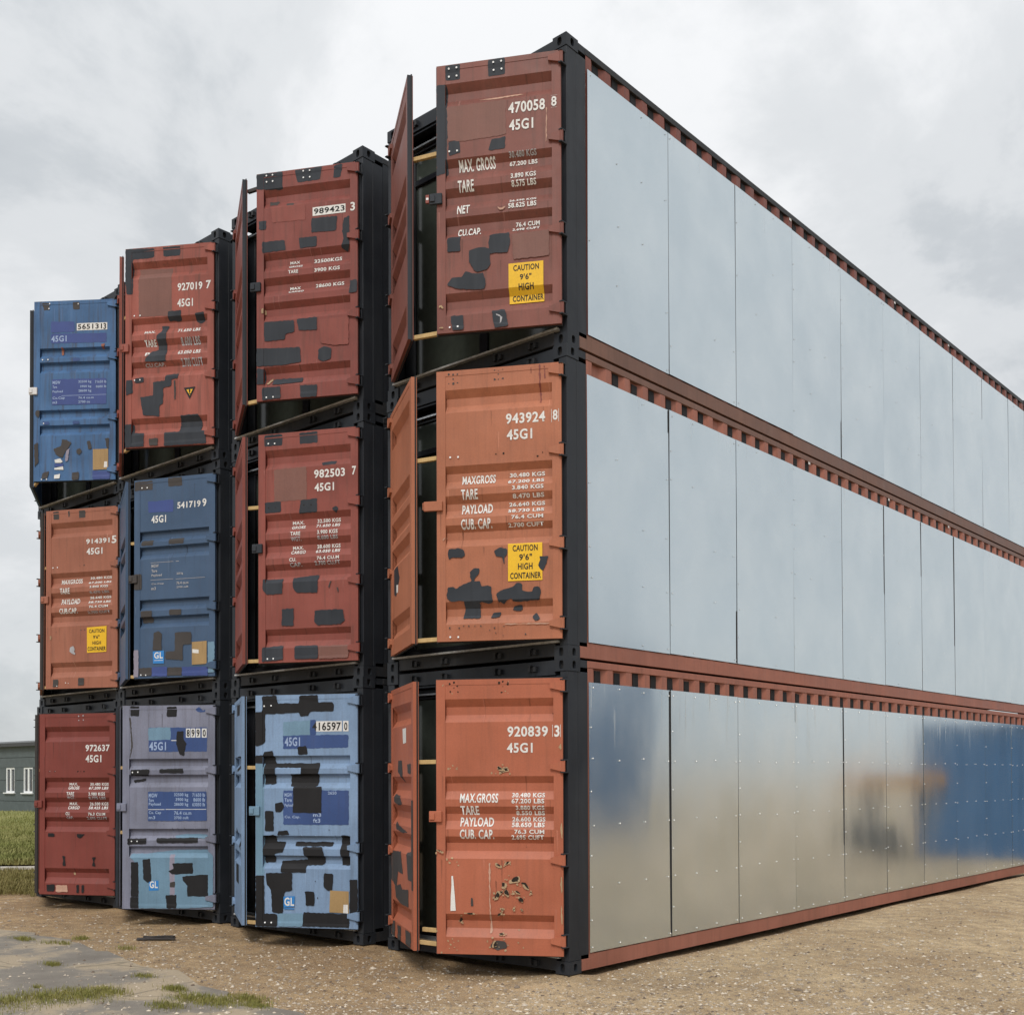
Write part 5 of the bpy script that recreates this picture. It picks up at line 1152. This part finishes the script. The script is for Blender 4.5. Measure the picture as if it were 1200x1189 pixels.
for a_, b_ in wins:
    fr_ = box_obj('window', [bb(a_, -.12, zb0, a_ + .09, -.03, zb1 - .012), bb(b_ - .09, -.12, zb0, b_, -.03, zb1 - .012), bb(a_ + .09, -.12, zb1 - .09, b_ - .09, -.03, zb1 - .012), bb(a_ + .09, -.12, zb0, b_ - .09, -.03, zb0 + .08), bb((a_ + b_) / 2 - .06, -.12, zb0 + .08, (a_ + b_) / 2 + .06, -.025, zb1 - .09)], 'pvc_white', bld)
    box_obj('sill', [bb(a_ - .1, -.1, zb0 - .06, b_ + .1, .1, zb0 - .001)], 'pvc_white', fr_)
    box_obj('pane', [bb(a_ + .09, -.09, zb0 + .08, (a_ + b_) / 2 - .06, -.085, zb1 - .09), bb((a_ + b_) / 2 + .06, -.09, zb0 + .08, b_ - .09, -.085, zb1 - .09)], 'house_glass', fr_)

# bare trees whose tips show over the roof
def bare_tree(x, h, seed, label):
    rnd = random.Random(seed); P_ = world(x, 900, 95); P_.z = 0
    t = empty('bare_tree', P_, label, 'tree', 'trees behind the grey building')
    bm = bmesh.new(); tips = []
    def limb(p, d, l, r, dep):
        q = p + d * l; M_ = Matrix.Translation((p + q) / 2) @ d.to_track_quat('Z', 'Y').to_matrix().to_4x4()
        bmesh.ops.create_cone(bm, cap_ends=False, segments=5, radius1=r, radius2=r * .6, depth=l, matrix=M_)
        if dep == 0: tips.append(q); return
        for _ in range(3):
            nd = (d + Vector((rnd.uniform(-.8, .8), rnd.uniform(-.8, .8), rnd.uniform(-.1, .5)))).normalized(); limb(q, nd, l * rnd.uniform(.55, .8), r * .6, dep - 1)
    limb(Vector((0, 0, 0)), Vector((0, 0, 1)), h * .35, .14, 4)
    link_mesh('trunk', bm_mesh(bm, 'trunk'), 'bark', t)
    bm = bmesh.new()
    for q in tips:
        for _ in range(10):
            c_ = q + Vector((rnd.gauss(0, .3), rnd.gauss(0, .3), rnd.gauss(0, .3))); a = rnd.uniform(0, 6); s = .09
            bm.faces.new([bm.verts.new(c_ + Vector((s * math.cos(a), s * math.sin(a), 0))), bm.verts.new(c_ + Vector((0, 0, s))), bm.verts.new(c_ - Vector((s * math.cos(a), s * math.sin(a), 0)))])
    o = link_mesh('crown', bm_mesh(bm, 'crown'), 'leaf_brown', t); o['kind'] = 'stuff'
bare_tree(1, 4.1, 1, 'small bare brown tree just showing over the roof at the left edge of the photo')
bare_tree(9, 3.9, 2, 'small bare brown tree showing over the roof, right of the edge one')

# ------------------------------------------------------------------ things that stand across the yard, seen mirrored in the cladding
def mirror_pt(px_, depth): P_ = world(px_, 900, depth); return Vector((-P_.x, P_.y, 0))
def blue_box(loc, rz, label, Lc=12.2):
    root = empty('blue_container', loc, label, 'shipping container', 'blue containers across the yard'); root.rotation_euler = (0, 0, rz)
    bm = bmesh.new()
    def corr(p0, p1, n_):
        p0 = Vector(p0); p1 = Vector(p1); d = p1 - p0; nn = Vector((d.y, -d.x, 0)).normalized(); pts = []
        for i in range(n_):
            for f, dd in ((0, 0), (.25, 0), (.5, -.035), (.75, -.035)): pts.append(p0 + d * ((i + f) / n_) + nn * dd)
        pts.append(p1); r_ = [(bm.verts.new(p), bm.verts.new(p + Vector((0, 0, 2.6)))) for p in pts]
        for a, b in zip(r_, r_[1:]): bm.faces.new((a[0], b[0], b[1], a[1]))
    corr((.06, .04, .16), (2.38, .04, .16), 8); corr((2.38, .04, .16), (2.38, Lc - .04, .16), 40); corr((2.38, Lc - .04, .16), (.06, Lc - .04, .16), 8); corr((.06, Lc - .04, .16), (.06, .04, .16), 40)
    link_mesh('wall', bm_mesh(bm, 'wall'), 'deep_blue', root)
    box_obj('roof', [(.06, .06, 2.82, 2.38, Lc - .06, 2.84)], 'deep_blue', root)
    for x in (0, 2.338):
        for y in (0, Lc - .1): box_obj('corner_post', [(x, y, 0, x + .1, y + .1, 2.896)], 'deep_blue', root)
        box_obj('rail', [(x + .01, .1, 0.02, x + .09, Lc - .1, .155), (x + .01, .1, 2.76, x + .09, Lc - .1, 2.89)], 'deep_blue', root)
    for y in (0, Lc - .1): box_obj('rail', [(.1, y + .01, .02, 2.338, y + .09, .155), (.1, y + .01, 2.765, 2.338, y + .09, 2.889)], 'deep_blue', root)
blue_box((.72, 16.4, 0), 0, 'single blue container whose end is mirrored at the right of the lowest cladding row')
ma = mirror_pt(762, 43); mb = mirror_pt(420, 43); dd_ = mb - ma; rz = math.atan2(dd_.y, dd_.x) - math.pi / 2
blue_box(ma, rz, 'lower of two blue containers mirrored in the cladding sheet beside the black corner post')
blue_box(ma + Vector((0, 0, 2.9)), rz, 'upper of two blue containers mirrored in the cladding sheet beside the black corner post')
# low yellow trailer mirrored left of the blue container
ta = mirror_pt(985, 26); tb = mirror_pt(1082, 26); d = tb - ta
tr = empty('yellow_trailer', ta, 'low orange-yellow machine trailer mirrored beside the blue container', 'trailer'); tr.rotation_euler = (0, 0, math.atan2(d.y, d.x)); TL = d.length
box_obj('deck', [(0, 0, 1.55, TL, .25, 1.85), (0, 1.6, 1.55, TL, 1.85, 1.85), (.2, .2, 1.6, TL - .2, 1.7, 1.66)], 'loader_yellow', tr, .01)
box_obj('leg', [(TL - .22, .02, .0, TL - .08, .2, 1.55)], 'loader_yellow', tr)
box_obj('leg', [(TL - .22, 1.65, .0, TL - .08, 1.8, 1.55)], 'loader_yellow', tr)
box_obj('axle', [(.4, -.05, .30, .52, 1.9, .42), (.42, .5, .42, .5, 1.3, 1.6)], 'rubber', tr)
for yy in (-.1, 1.75):
    bm = bmesh.new(); bmesh.ops.create_cone(bm, cap_ends=True, segments=20, radius1=.36, radius2=.36, depth=.2, matrix=Matrix.Translation((.46, yy, .36)) @ Matrix.Rotation(math.pi / 2, 4, 'X'))
    link_mesh('wheel', bm_mesh(bm, 'wheel'), 'tyre', tr)
